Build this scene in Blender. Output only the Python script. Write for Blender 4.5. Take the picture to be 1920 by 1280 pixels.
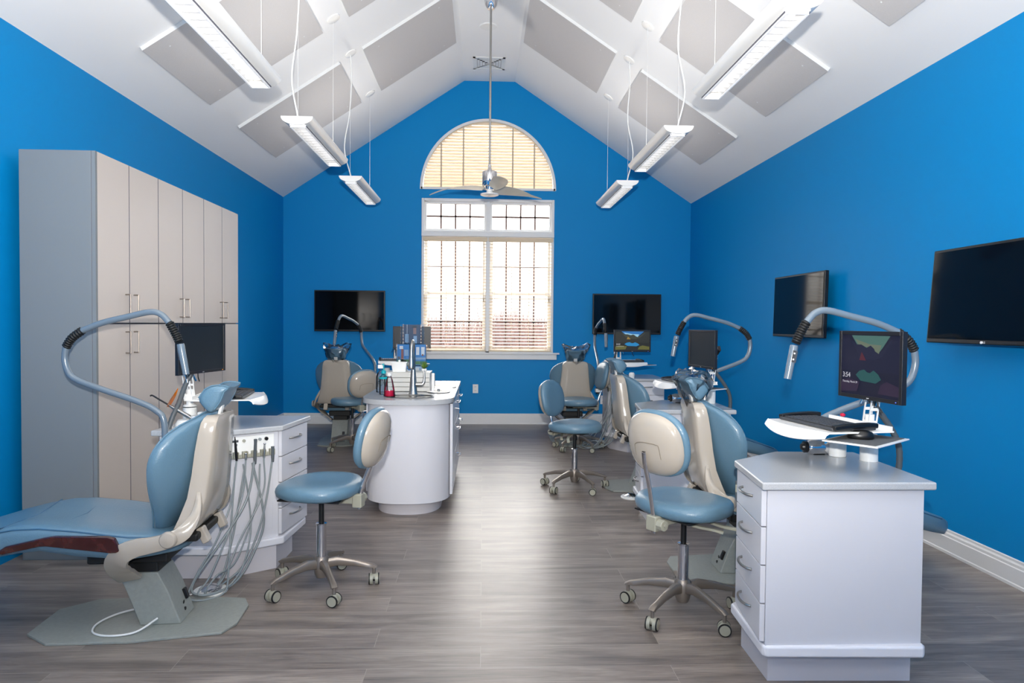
import bpy, math, random
from math import sin, cos, pi, radians
from mathutils import Vector, Matrix
random.seed(7)
for o in list(bpy.data.objects): bpy.data.objects.remove(o, do_unlink=True)
S = bpy.context.scene
COL = S.collection

# ------------------------------------------------------------------ camera
FPX, YAW, PIT, ROL, CH = 1280.0, .0426, -.0258, .0086, 1.375
F = Vector((sin(YAW)*cos(PIT), cos(YAW)*cos(PIT), sin(PIT)))
R = Vector((cos(YAW), -sin(YAW), 0)); U = R.cross(F)
R2 = R*cos(ROL)+U*sin(ROL); U2 = U*cos(ROL)-R*sin(ROL)
cd = bpy.data.cameras.new('camera'); cam = bpy.data.objects.new('camera', cd); COL.objects.link(cam)
cd.sensor_width = 36; cd.sensor_fit = 'HORIZONTAL'; cd.lens = 36*FPX/1920; cd.clip_start = .05; cd.clip_end = 500
m = Matrix((R2, U2, -F)).transposed().to_4x4(); m.translation = (0, 0, CH); cam.matrix_world = m
S.camera = cam
# ------------------------------------------------------------------ view, world, lights
S.view_settings.view_transform = 'Standard'; S.view_settings.look = 'None'
S.view_settings.gamma = 1; S.view_settings.use_curve_mapping = False
S.view_settings.exposure = 0.0
w = bpy.data.worlds.new('overcast_sky'); S.world = w; w.use_nodes = True
bg = w.node_tree.nodes['Background']; bg.inputs[0].default_value = (1, .965, .93, 1); bg.inputs[1].default_value = 1.0
_nt = w.node_tree; _tc = _nt.nodes.new('ShaderNodeTexCoord'); _sx = _nt.nodes.new('ShaderNodeSeparateXYZ'); _mr = _nt.nodes.new('ShaderNodeMapRange')
_mr.inputs['From Min'].default_value = .06; _mr.inputs['From Max'].default_value = .42; _mr.inputs['To Min'].default_value = 2.4; _mr.inputs['To Max'].default_value = 19.0   # overcast sky, brighter overhead
_nt.links.new(_tc.outputs['Generated'], _sx.inputs[0]); _nt.links.new(_sx.outputs['Z'], _mr.inputs[0]); _nt.links.new(_mr.outputs[0], bg.inputs[1])
def light(name, kind, loc, energy, color=(1, 1, 1), **k):
    l = bpy.data.lights.new(name, kind); l.energy = energy; l.color = color
    for a, b in k.items(): setattr(l, a, b)
    o = bpy.data.objects.new(name, l); COL.objects.link(o); o.location = loc; return o
# the photographer's flash just above the lens, zoomed up at the vault
fl = light('camera_flash', 'SPOT', (0, -.05, 1.575), 1250, (1, .965, .91), shadow_soft_size=.025, spot_size=radians(160), spot_blend=1.0)
fl.rotation_euler = Vector((0, 1, .95)).to_track_quat('-Z', 'Y').to_euler()
LAMP_W = 11.0      # each pendant's tubes, watts down; half of it goes up
REAR_FILL_W = 30.0      # each fill lamp added behind the camera, without a fixture

# ------------------------------------------------------------------ materials
def lin(c):
    f = lambda v: (v/255/12.92) if v/255 <= .04045 else ((v/255+.055)/1.055)**2.4
    return (f(c[0]), f(c[1]), f(c[2]), 1)
def mat(name, c, rough=.5, metal=0, spec=.5, bump=0, bscale=200, coat=0, emis=None, es=0, trans=0, alpha=1, var=0, vscale=8):
    m = bpy.data.materials.new(name); m.use_nodes = True; nt = m.node_tree; b = nt.nodes['Principled BSDF']
    b.inputs['Base Color'].default_value = lin(c); b.inputs['Roughness'].default_value = rough
    b.inputs['Metallic'].default_value = metal; b.inputs['Specular IOR Level'].default_value = spec
    if coat: b.inputs['Coat Weight'].default_value = coat; b.inputs['Coat Roughness'].default_value = .08
    if emis: b.inputs['Emission Color'].default_value = lin(emis); b.inputs['Emission Strength'].default_value = es
    if trans: b.inputs['Transmission Weight'].default_value = trans
    if alpha < 1: b.inputs['Alpha'].default_value = alpha
    tc = nt.nodes.new('ShaderNodeTexCoord')
    if bump:
        n = nt.nodes.new('ShaderNodeTexNoise'); n.inputs['Scale'].default_value = bscale; n.inputs['Detail'].default_value = 3
        bp = nt.nodes.new('ShaderNodeBump'); bp.inputs['Strength'].default_value = bump; bp.inputs['Distance'].default_value = .002
        nt.links.new(tc.outputs['Object'], n.inputs['Vector']); nt.links.new(n.outputs['Fac'], bp.inputs['Height']); nt.links.new(bp.outputs[0], b.inputs['Normal'])
    if var:
        n = nt.nodes.new('ShaderNodeTexNoise'); n.inputs['Scale'].default_value = vscale; n.inputs['Detail'].default_value = 4
        r = nt.nodes.new('ShaderNodeValToRGB'); a = lin([max(0, v-var) for v in c]); z = lin([min(255, v+var) for v in c])
        r.color_ramp.elements[0].color = a; r.color_ramp.elements[1].color = z
        r.color_ramp.elements[0].position = .35; r.color_ramp.elements[1].position = .65
        nt.links.new(tc.outputs['Object'], n.inputs['Vector']); nt.links.new(n.outputs['Fac'], r.inputs[0]); nt.links.new(r.outputs[0], b.inputs['Base Color'])
    return m
M = dict(
 blue=mat('blue_wall_paint', (0, 134, 200), .5, bump=.25, bscale=350, spec=.18),
 ceil=mat('white_ceiling_paint', (242, 241, 240), .85, bump=.1, bscale=300, spec=.2),
 trim=mat('white_trim_paint', (226, 226, 226), .35),
 panel=mat('grey_acoustic_fabric', (204, 200, 198), .9, bump=.6, bscale=500, spec=.1, var=4, vscale=300),
 pedge=mat('panel_edge', (225, 226, 226), .8),
 lam=mat('white_laminate', (206, 206, 212), .3, spec=.4),
 ledge=mat('ledge_white', (222, 222, 228), .3),
 counter=mat('speckled_solid_surface', (176, 178, 181), .16, var=10, vscale=420),
 toe=mat('toe_kick_laminate', (206, 202, 206), .4),
 steel=mat('brushed_steel', (176, 174, 170), .28, metal=1),
 chrome=mat('chrome', (215, 215, 218), .07, metal=1),
 alu=mat('satin_aluminium', (138, 129, 121), .38, metal=.6, bump=.1),
 vinyl=mat('blue_vinyl', (92, 124, 144), .34, spec=.5, bump=.5, bscale=160, coat=.12),
 seam=mat('dark_blue_seam', (52, 92, 122), .5),
 beige=mat('glossy_beige_plastic', (172, 163, 151), .16, spec=.5, coat=.25),
 bone=mat('bone_plastic', (158, 157, 142), .35),
 base=mat('grey_painted_base', (146, 150, 144), .42, var=3, vscale=60),
 wood=mat('polished_mahogany', (56, 15, 11), .12, coat=.5, var=12, vscale=30),
 black=mat('black_plastic', (14, 14, 16), .35),
 rubber=mat('black_rubber', (18, 19, 20), .55),
 tvscr=mat('black_gloss_screen', (10, 11, 13), .06, spec=.3),
 tvmatte=mat('matte_screen', (26, 30, 34), .32),
 bezel=mat('dark_bezel', (28, 28, 32), .3),
 armgrey=mat('grey_arm_enamel', (108, 122, 134), .22, spec=.6, coat=.3),
 hose=mat('grey_rubber_tubing', (136, 144, 146), .3, spec=.6),
 hosed=mat('dark_grey_hose', (82, 88, 92), .45),
 white=mat('white_plastic', (235, 235, 232), .3),
 wmetal=mat('white_enamel_metal', (240, 239, 236), .25, coat=.2),
 louver=mat('white_louver', (240, 240, 242), .35, emis=(255, 255, 255), es=.22),
 slat=mat('cream_blind_slat', (222, 206, 180), .5),
 cream=mat('cream_fan_blade', (228, 218, 200), .4),
 door=mat('satin_champagne_laminate', (208, 197, 188), .36, metal=.1, bump=.15, bscale=400),
 cside=mat('grey_laminate_side', (124, 130, 134), .5, bump=.15, bscale=400),
 gap=mat('cabinet_edge_grey', (92, 92, 104), .5),
 key=mat('charcoal_keys', (62, 64, 68), .5),
 pad=mat('grey_mouse_pad', (84, 86, 88), .8),
 red=mat('red_liquid', (190, 20, 60), .1, spec=.5),
 teal=mat('teal_plastic', (0, 160, 172), .3),
 amber=mat('amber_shield', (226, 120, 14), .15),
 leaf=mat('green_leaf', (96, 130, 50), .5, var=20, vscale=20),
 soil=mat('pot_brown', (120, 110, 96), .7),
 bark=mat('winter_bark', (84, 64, 60), .9, var=15, vscale=3),
 field=mat('winter_field', (84, 74, 64), .95, var=8, vscale=.3),
 muntin=mat('window_grille_brown', (112, 84, 76), .6),
 blueprint=mat('blue_print', (24, 120, 190), .4), greenp=mat('green_print', (60, 120, 60), .4), brownp=mat('brown_print', (150, 80, 50), .4),
 navy=mat('navy_print', (38, 40, 66), .4), skinp=mat('skin_print', (150, 104, 84), .4), denim=mat('pale_blue_print', (140, 170, 200), .4),
)
def clear(name, tint, gl=.12, rough=.05):
    m = bpy.data.materials.new(name); m.use_nodes = True; nt = m.node_tree; nt.nodes.clear()
    o = nt.nodes.new('ShaderNodeOutputMaterial'); mx = nt.nodes.new('ShaderNodeMixShader'); t = nt.nodes.new('ShaderNodeBsdfTransparent'); g = nt.nodes.new('ShaderNodeBsdfGlossy')
    fr = nt.nodes.new('ShaderNodeFresnel'); fr.inputs[0].default_value = 1.45; ad = nt.nodes.new('ShaderNodeMath'); ad.operation = 'ADD'; ad.inputs[1].default_value = gl; ad.use_clamp = True
    t.inputs[0].default_value = lin(tint); g.inputs['Roughness'].default_value = rough
    L = nt.links.new; L(fr.outputs[0], ad.inputs[0]); L(ad.outputs[0], mx.inputs[0]); L(t.outputs[0], mx.inputs[1]); L(g.outputs[0], mx.inputs[2]); L(mx.outputs[0], o.inputs[0])
    return m
M['glass'] = clear('window_glass', (246, 248, 248), .0, .01)
M['acrylic'] = clear('clear_acrylic', (244, 247, 249), .03, .05)
M['bag'] = clear('clear_plastic_film', (252, 253, 254), .02, .16)
M['bottle'] = clear('clear_bottle', (251, 253, 254), .01, .06)
def thin(m, c, f):      # thin slats let a little daylight through
    nt = m.node_tree; o = nt.nodes['Material Output']; b = nt.nodes['Principled BSDF']; t = nt.nodes.new('ShaderNodeBsdfTranslucent'); t.inputs[0].default_value = lin(c); mx = nt.nodes.new('ShaderNodeMixShader'); mx.inputs[0].default_value = f
    nt.links.new(b.outputs[0], mx.inputs[1]); nt.links.new(t.outputs[0], mx.inputs[2]); nt.links.new(mx.outputs[0], o.inputs[0])
thin(M['slat'], (255, 240, 216), .16)
M['archslat'] = mat('cream_arch_slat', (244, 232, 212), .5); thin(M['archslat'], (255, 246, 232), .34)
M['offwhite'] = mat('offwhite_organiser', (198, 197, 192), .4)
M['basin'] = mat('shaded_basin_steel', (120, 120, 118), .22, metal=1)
def emit(name, c, s):
    return mat(name, (0, 0, 0), .5, emis=c, es=s)
# floor: wood planks running across the room
def floor_mat():
    m = bpy.data.materials.new('grey_wood_planks'); m.use_nodes = True; nt = m.node_tree; b = nt.nodes['Principled BSDF']; N = nt.nodes.new; L = nt.links.new
    tc = N('ShaderNodeTexCoord')
    br = N('ShaderNodeTexBrick'); br.offset = .37; br.offset_frequency = 2
    br.inputs['Scale'].default_value = 1; br.inputs['Brick Width'].default_value = 1.22; br.inputs['Row Height'].default_value = .18
    br.inputs['Mortar Size'].default_value = .0012; br.inputs['Mortar Smooth'].default_value = .1; br.inputs['Bias'].default_value = 0
    br.inputs['Color1'].default_value = (0, 0, 0, 1); br.inputs['Color2'].default_value = (1, 1, 1, 1); br.inputs['Mortar'].default_value = (.5, .5, .5, 1)
    L(tc.outputs['Object'], br.inputs['Vector'])
    # each plank shifts the grain pattern
    vm = N('ShaderNodeVectorMath'); vm.operation = 'MULTIPLY_ADD'; vm.inputs[1].default_value = (7.3, 5.1, 3.0)
    L(br.outputs['Color'], vm.inputs[0]); L(tc.outputs['Object'], vm.inputs[2])
    mp = N('ShaderNodeMapping'); mp.inputs['Scale'].default_value = (1.0, 9, 1); L(vm.outputs[0], mp.inputs['Vector'])
    n1 = N('ShaderNodeTexNoise'); n1.inputs['Scale'].default_value = 1.6; n1.inputs['Detail'].default_value = 8; n1.inputs['Roughness'].default_value = .62; n1.inputs['Distortion'].default_value = .6; L(mp.outputs[0], n1.inputs['Vector'])
    mp2 = N('ShaderNodeMapping'); mp2.inputs['Scale'].default_value = (4, 110, 1); L(vm.outputs[0], mp2.inputs['Vector'])
    n2 = N('ShaderNodeTexNoise'); n2.inputs['Scale'].default_value = 2; n2.inputs['Detail'].default_value = 5; L(mp2.outputs[0], n2.inputs['Vector'])
    wv = N('ShaderNodeTexWave'); wv.wave_type = 'RINGS'; wv.rings_direction = 'SPHERICAL'; wv.inputs['Scale'].default_value = 4.5; wv.inputs['Distortion'].default_value = 5; wv.inputs['Detail'].default_value = 3; wv.inputs['Detail Scale'].default_value = 1.2
    mp3 = N('ShaderNodeMapping'); mp3.inputs['Scale'].default_value = (.8, 8, 1); L(vm.outputs[0], mp3.inputs['Vector']); L(mp3.outputs[0], wv.inputs['Vector'])
    r = N('ShaderNodeValToRGB'); e = r.color_ramp.elements; e[0].position = .28; e[0].color = lin((100, 92, 87)); e[1].position = .72; e[1].color = lin((172, 160, 150)); k = e.new(.5); k.color = lin((140, 128, 121)); L(n1.outputs['Fac'], r.inputs[0])
    mx = N('ShaderNodeMixRGB'); mx.blend_type = 'MULTIPLY'; mx.inputs[0].default_value = .55; r2 = N('ShaderNodeValToRGB'); r2.color_ramp.elements[0].position = .3; r2.color_ramp.elements[0].color = (.45, .45, .45, 1); r2.color_ramp.elements[1].position = .6
    L(n2.outputs['Fac'], r2.inputs[0]); L(r.outputs[0], mx.inputs[1]); L(r2.outputs[0], mx.inputs[2])
    mw = N('ShaderNodeMixRGB'); mw.blend_type = 'MULTIPLY'; mw.inputs[0].default_value = .3; L(mx.outputs[0], mw.inputs[1]); L(wv.outputs['Color'], mw.inputs[2])
    mv = N('ShaderNodeMixRGB'); mv.blend_type = 'MIX'; L(br.outputs['Fac'], mv.inputs[0]); L(mw.outputs[0], mv.inputs[1]); mv.inputs[2].default_value = lin((150, 141, 133))
    hv = N('ShaderNodeHueSaturation'); bw = N('ShaderNodeMapRange'); bw.inputs['To Min'].default_value = .88; bw.inputs['To Max'].default_value = 1.12; L(br.outputs['Color'], bw.inputs[0]); L(bw.outputs[0], hv.inputs['Value']); L(mv.outputs[0], hv.inputs['Color'])
    L(hv.outputs[0], b.inputs['Base Color'])
    rr = N('ShaderNodeMapRange'); rr.inputs['To Min'].default_value = .31; rr.inputs['To Max'].default_value = .44; L(n2.outputs['Fac'], rr.inputs[0]); L(rr.outputs[0], b.inputs['Roughness'])
    b.inputs['Specular IOR Level'].default_value = .75
    bp = N('ShaderNodeBump'); bp.inputs['Strength'].default_value = .25; bp.inputs['Distance'].default_value = .002; L(n2.outputs['Fac'], bp.inputs['Height']); L(bp.outputs[0], b.inputs['Normal'])
    return m
M['floor'] = floor_mat()

# ------------------------------------------------------------------ geometry helpers
def V(*a): return Vector(a)
def cr(pts, k=6):
    P = [Vector(p) for p in pts]; out = []
    for i in range(len(P)-1):
        a = P[i-1] if i else P[0]*2-P[1]; b = P[i]; c = P[i+1]; d = P[i+2] if i+2 < len(P) else P[-1]*2-P[-2]
        for j in range(k):
            t = j/k; out.append(.5*((2*b)+(c-a)*t+(2*a-5*b+4*c-d)*t*t+(3*b-a-3*c+d)*t**3))
    out.append(P[-1]); return out
class G:
    def __init__(s): s.v = []; s.f = []; s.mi = []; s.cur = 0
    def add(s, vs, fs):
        n = len(s.v); s.v += [tuple(v) for v in vs]; s.f += [tuple(i+n for i in f) for f in fs]; s.mi += [s.cur]*len(fs); return s
    def box(s, c, d, rz=0, mt=None):
        R_ = Matrix.Rotation(rz, 3, 'Z') if mt is None else mt; c = Vector(c)
        vs = [c+R_ @ V(x*d[0]/2, y*d[1]/2, z*d[2]/2) for x in (-1, 1) for y in (-1, 1) for z in (-1, 1)]
        return s.add(vs, [(0, 1, 3, 2), (4, 6, 7, 5), (0, 4, 5, 1), (2, 3, 7, 6), (0, 2, 6, 4), (1, 5, 7, 3)])
    def loft(s, rings, cap=True, closed=False):
        n = len(rings[0]); vs = [p for r in rings for p in r]; fs = []
        m_ = len(rings)
        for i in range(m_ if closed else m_-1):
            j = (i+1) % m_
            for k in range(n): fs.append((i*n+k, i*n+(k+1) % n, j*n+(k+1) % n, j*n+k))
        if cap and not closed: fs += [tuple(reversed(range(n))), tuple(range((m_-1)*n, m_*n))]
        return s.add(vs, fs)
    def prism(s, poly, z0, z1, f=None):
        f = f or (lambda x, y, z: V(x, y, z)); n = len(poly)
        vs = [f(x, y, z0) for x, y in poly]+[f(x, y, z1) for x, y in poly]
        return s.add(vs, [tuple(reversed(range(n))), tuple(range(n, 2*n))]+[(i, (i+1) % n, n+(i+1) % n, n+i) for i in range(n)])
    def cyl(s, a, b, r0, r1=None, n=20):
        r1 = r0 if r1 is None else r1; a = Vector(a); b = Vector(b); q = (b-a).to_track_quat('Z', 'Y')
        c = [[p+q @ V(r*cos(2*pi*i/n), r*sin(2*pi*i/n), 0) for i in range(n)] for p, r in ((a, r0), (b, r1))]
        return s.loft(c)
    def tube(s, pts, r, n=10, closed=False):
        P = [Vector(p) for p in pts]; rings = []; up = None; m_ = len(P)
        for i, p in enumerate(P):
            if closed: t = P[(i+1) % m_]-P[i-1]
            else: t = (P[min(i+1, m_-1)]-P[max(i-1, 0)])
            t.normalize()
            if up is None: up = t.orthogonal().normalized()
            up = (up-t*up.dot(t)); up.normalize(); b = t.cross(up); rr = r[i] if isinstance(r, (list, tuple)) else r
            rings.append([p+up*(rr*cos(2*pi*k/n))+b*(rr*sin(2*pi*k/n)) for k in range(n)])
        return s.loft(rings, closed=closed)
    def lathe(s, prof, c=(0, 0, 0), n=28, mt=None):
        c = Vector(c); R_ = mt or Matrix.Identity(3)
        return s.loft([[c+R_ @ V(max(r, 1e-5)*cos(2*pi*i/n), max(r, 1e-5)*sin(2*pi*i/n), z) for i in range(n)] for r, z in prof])
    def sweep(s, pts, w_, t_, side=(0, 1, 0)):
        P = [Vector(p) for p in pts]; rings = []
        for i, p in enumerate(P):
            t = (P[min(i+1, len(P)-1)]-P[max(i-1, 0)]).normalized(); b = Vector(side); b = (b-t*b.dot(t)).normalized(); nn = t.cross(b)
            ww = w_[i] if isinstance(w_, (list, tuple)) else w_
            rings.append([p+nn*(ww/2*x)+b*(t_/2*y) for x, y in ((-1, -.7), (-.8, -1), (.8, -1), (1, -.7), (1, .7), (.8, 1), (-.8, 1), (-1, .7))])
        return s.loft(rings)
    def ell(s, c, r, n=20, m_=12, mt=None):
        R_ = mt or Matrix.Identity(3); c = Vector(c)
        return s.loft([[c+R_ @ V(r[0]*sin(a)*cos(2*pi*i/n), r[1]*sin(a)*sin(2*pi*i/n), -r[2]*cos(a)) for i in range(n)] for a in [max(.02, min(pi-.02, pi*k/m_)) for k in range(m_+1)]])
    def build(s, name, m_, parent=None, bevel=0, seg=2, ang=38, loc=None, rz=0, label=None):
        me = bpy.data.meshes.new(name); me.from_pydata(s.v, [], s.f); me.validate()
        ms = m_ if isinstance(m_, (list, tuple)) else [m_]
        for x in ms: me.materials.append(x)
        if len(ms) > 1:
            for p, i in zip(me.polygons, s.mi): p.material_index = i
        import bmesh
        b = bmesh.new(); b.from_mesh(me); bmesh.ops.recalc_face_normals(b, faces=b.faces); b.to_mesh(me); b.free()
        for p in me.polygons: p.use_smooth = True
        me.set_sharp_from_angle(angle=radians(ang))
        o = bpy.data.objects.new(name, me); COL.objects.link(o)
        if parent: o.parent = parent
        if loc: o.location = loc
        if rz: o.rotation_euler.z = rz
        if bevel:
            bv = o.modifiers.new('bevel', 'BEVEL'); bv.width = bevel; bv.segments = seg; bv.limit_method = 'ANGLE'; bv.angle_limit = radians(35); bv.harden_normals = True
        if label: o['label'] = label
        return o
def tag(o, label, cat, group=None):
    o['label'] = label; o['category'] = cat
    if group: o['group'] = group
    return o
def thing(name, label, cat, loc=(0, 0, 0), rz=0, group=None):
    o = bpy.data.objects.new(name, None); COL.objects.link(o); o.location = loc; o.rotation_euler = (0, 0, rz); o.empty_display_size = .1
    return tag(o, label, cat, group)
def struct(o): o['kind'] = 'structure'; return o
KIDS = {}
def kids(o): return [c for c in bpy.data.objects if c.parent == o]
def dup(root, loc, rz=None, label=None, group=None):
    r = root.copy(); COL.objects.link(r); r.location = loc
    if rz is not None: r.rotation_euler.z = rz
    if label: r['label'] = label
    if group: r['group'] = group
    for ch in kids(root):
        c = ch.copy(); COL.objects.link(c); c.parent = r
        for g in kids(ch):
            d = g.copy(); COL.objects.link(d); d.parent = c
    return r
def text(name, s_, size, m_, parent, loc, rot, align='LEFT', ext=.0002):
    c = bpy.data.curves.new(name, 'FONT'); c.body = s_; c.size = size; c.extrude = ext; c.align_x = align; c.resolution_u = 2
    t = bpy.data.objects.new(name, c); COL.objects.link(t); bpy.context.view_layer.update()
    me = bpy.data.meshes.new_from_object(t.evaluated_get(bpy.context.evaluated_depsgraph_get())); bpy.data.objects.remove(t)
    me.materials.clear(); me.materials.append(m_); o = bpy.data.objects.new(name, me); COL.objects.link(o); o.parent = parent; o.location = loc; o.rotation_euler = rot; return o

# ------------------------------------------------------------------ room shell
XL, XR, YB, YF, ZW, ZP = -2.691, 2.847, 9.33, -3.6, 3.05, 4.652
XP1, XP2 = -.276, .410; T = .14
struct(G().box(((XL+XR)/2, (YB+YF)/2, -.05), (XR-XL+2*T, YB-YF+2*T, .1)).build('floor', M['floor']))
struct(G().box((XL-T/2, (YB+YF)/2, ZW/2), (T, YB-YF+2*T, ZW)).build('wall_left', M['blue']))
struct(G().box((XR+T/2, (YB+YF)/2, ZW/2), (T, YB-YF+2*T, ZW)).build('wall_right', M['blue']))
prof = [(XL-T, ZW-.09), (XL, ZW), (XP1, ZP), (XP2, ZP), (XR, ZW), (XR+T, ZW-.09), (XR+T, ZW+.1), (XP2+.05, ZP+.14), (XP1-.05, ZP+.14), (XL-T, ZW+.1)]
struct(G().prism(prof, YF-T, YB+T, lambda x, y, z: V(x, z, y)).build('ceiling', M['ceil'], ang=10))
gable = [(XL-T, 0), (XR+T, 0), (XR+T, ZW), (XR, ZW+.0), (XP2, ZP+.02), (XP1, ZP+.02), (XL, ZW), (XL-T, ZW)]
struct(G().prism(gable, YF-T, YF, lambda x, y, z: V(x, z, y)).build('wall_front', M['blue']))
WX0, WX1, WZ0, WZ1 = -.842, .962, .965, 3.067
AC, AZ, AR, AH = .0575, 3.19, .912, .945
def arch(r, h, n=40, c=AC, z=AZ): return [(c+r*cos(pi*i/n), z+h*sin(pi*i/n)) for i in range(n+1)]
def holed(outer, holes, y0, y1, name, m_):
    import bmesh
    b = bmesh.new()
    for loop in [outer]+holes:
        vs = [b.verts.new((x, y0, z)) for x, z in loop]
        for i in range(len(vs)): b.edges.new((vs[i], vs[(i+1) % len(vs)]))
    bmesh.ops.triangle_fill(b, edges=b.edges[:], use_beauty=True, use_dissolve=False)
    r = bmesh.ops.extrude_face_region(b, geom=b.faces[:]); bmesh.ops.translate(b, verts=[g for g in r['geom'] if isinstance(g, bmesh.types.BMVert)], vec=(0, y1-y0, 0))
    bmesh.ops.recalc_face_normals(b, faces=b.faces)
    me = bpy.data.meshes.new(name); b.to_mesh(me); b.free(); me.materials.append(m_); o = bpy.data.objects.new(name, me); COL.objects.link(o); return o
struct(holed(gable, [[(WX0, WZ0), (WX1, WZ0), (WX1, WZ1), (WX0, WZ1)], arch(AR, AH)], YB, YB+T, 'wall_back', M['blue']))
def bb(name, x, y0, y1, sgn):     # skirting profile: plinth, cap bead, shoe
    g = G(); pr = [(0, 0), (.02, 0), (.02, .015), (.016, .02), (.016, .1), (.012, .105), (.012, .12), (.007, .13), (.007, .142), (0, .146)]
    if name != 'baseboard_back': g.prism([(x+sgn*a, b) for a, b in pr], y0, y1, lambda a, b, c: V(a, c, b))
    else: g.prism([(x-a, b) for a, b in pr], y0, y1, lambda a, b, c: V(c, a, b))
    struct(g.build(name, M['trim'], ang=20))
bb('baseboard_left', XL, YF, 3.55, 1); bb('baseboard_right', XR, YF, YB, -1); bb('baseboard_back', YB, XL, XR, 0)
struct(G().prism([(XL+a, b) for a, b in ((0, 0), (.02, 0), (.016, .1), (.007, .142), (0, .146))], 6.26, YB, lambda a, b, c: V(a, c, b)).build('trim_1', M['trim']))

# ------------------------------------------------------------------ windows
def frame_rect(g, x0, x1, z0, z1, t, y, d):
    for c, s_ in (((x0+t/2, y, (z0+z1)/2), (t, d, z1-z0)), ((x1-t/2, y, (z0+z1)/2), (t, d, z1-z0)), (((x0+x1)/2, y, z0+t/2), (x1-x0-2*t, d, t)), (((x0+x1)/2, y, z1-t/2), (x1-x0-2*t, d, t))): g.box(c, s_)
wx = (WX0+WX1)/2
# arched window
g = G(); n = 40; o_ = arch(AR+.012, AH+.012); i_ = arch(AR-.022, AH-.022)
g.loft([[V(a, y, b) for a, b, y in ((o_[k][0], o_[k][1], YB-.01), (o_[k][0], o_[k][1], YB+.09), (i_[k][0], i_[k][1], YB+.09), (i_[k][0], i_[k][1], YB-.01))] for k in range(n+1)])
g.box((AC, YB+.04, AZ+.012), (2*AR, .1, .03))
wa = struct(g.build('window_1', M['trim']))
g = G(); pts = [V(x, YB+.1, z) for x, z in arch(AR, AH)]; g.add(pts, [tuple(range(len(pts)))]); g.build('pane', M['glass'], wa)
g = G(); z = AZ+.03; k = 0
while z < AZ+AH-.04:
    hw = AR*math.sqrt(max(0, 1-((z-AZ)/AH)**2))-.03
    if hw > .05: g.box((AC, YB+.045, z+.018), (2*hw, .052, .0035), mt=Matrix.Rotation(radians(57), 3, 'X'))
    z += .0405
g.build('blind_slats', M['archslat'], wa)
g = G()
for x in (-.62, -.32, .35, .645):
    hz = AH*math.sqrt(1-((x)/AR)**2)-.03; g.box((AC+x-.02, YB+.016, AZ+hz/2), (.022, .002, hz))
g.build('ladder_tape', mat('blind_tape', (206, 190, 168), .8), wa)
# transom pair
g = G(); frame_rect(g, WX0, WX1, 2.60, WZ1, .035, YB+.05, .12); g.box((wx, YB+.05, (2.6+WZ1)/2), (.05, .12, .4))
for x0, x1 in ((WX0+.035, wx-.025), (wx+.025, WX1-.035)): frame_rect(g, x0, x1, 2.635, WZ1-.035, .03, YB+.07, .06)
wb = struct(g.build('window_2', M['trim'], bevel=.004))
for x0, x1 in ((WX0+.06, wx-.05), (wx+.05, WX1-.06)):
    g = G(); g.add([V(x0, YB+.085, 2.66), V(x1, YB+.085, 2.66), V(x1, YB+.085, 3.0), V(x0, YB+.085, 3.0)], [(0, 1, 2, 3)]); g.build('pane', M['glass'], wb)
    g = G()
    for i in (1, 2, 3): g.box((x0+(x1-x0)*i/4, YB+.075, 2.835), (.022, .014, .36))
    g.box(((x0+x1)/2, YB+.075, 2.835), (x1-x0, .014, .022)); g.build('grille', M['muntin'], wb)
# lower double-hung pair
g = G(); frame_rect(g, WX0, WX1, WZ0, 2.60, .035, YB+.06, .1); g.box((wx, YB+.06, 1.78), (.06, .1, 1.6)); g.box((wx, YB+.035, 2.585), (WX1-WX0, .11, .06))
for x0, x1 in ((WX0+.035, wx-.03), (wx+.03, WX1-.035)):
    frame_rect(g, x0, x1, .99, 1.80, .04, YB+.105, .03); frame_rect(g, x0, x1, 1.77, 2.55, .04, YB+.125, .03)
wc = struct(g.build('window_3', M['trim'], bevel=.004))
g = G(); g.box((wx+.02, YB-.01, .972), (1.93, .09, .022)); g.box((wx+.02, YB-.012, .925), (1.86, .024, .075)); g.build('window_sill', M['trim'], wc, bevel=.004)
for x0, x1 in ((WX0+.07, wx-.06), (wx+.06, WX1-.07)):
    g = G()
    for z0, z1, y in ((1.02, 1.78, YB+.11), (1.79, 2.52, YB+.13)): g.add([V(x0, y, z0), V(x1, y, z0), V(x1, y, z1), V(x0, y, z1)], [(0, 1, 2, 3)])
    g.build('pane', M['glass'], wc)
    g = G()
    for i in (1, 2, 3): g.box((x0+(x1-x0)*i/4, YB+.12, 1.78), (.02, .012, 1.5))
    for z in (2.16, 1.4): g.box(((x0+x1)/2, YB+.12, z), (x1-x0, .012, .02))
    g.build('grille', M['muntin'], wc)
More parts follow.
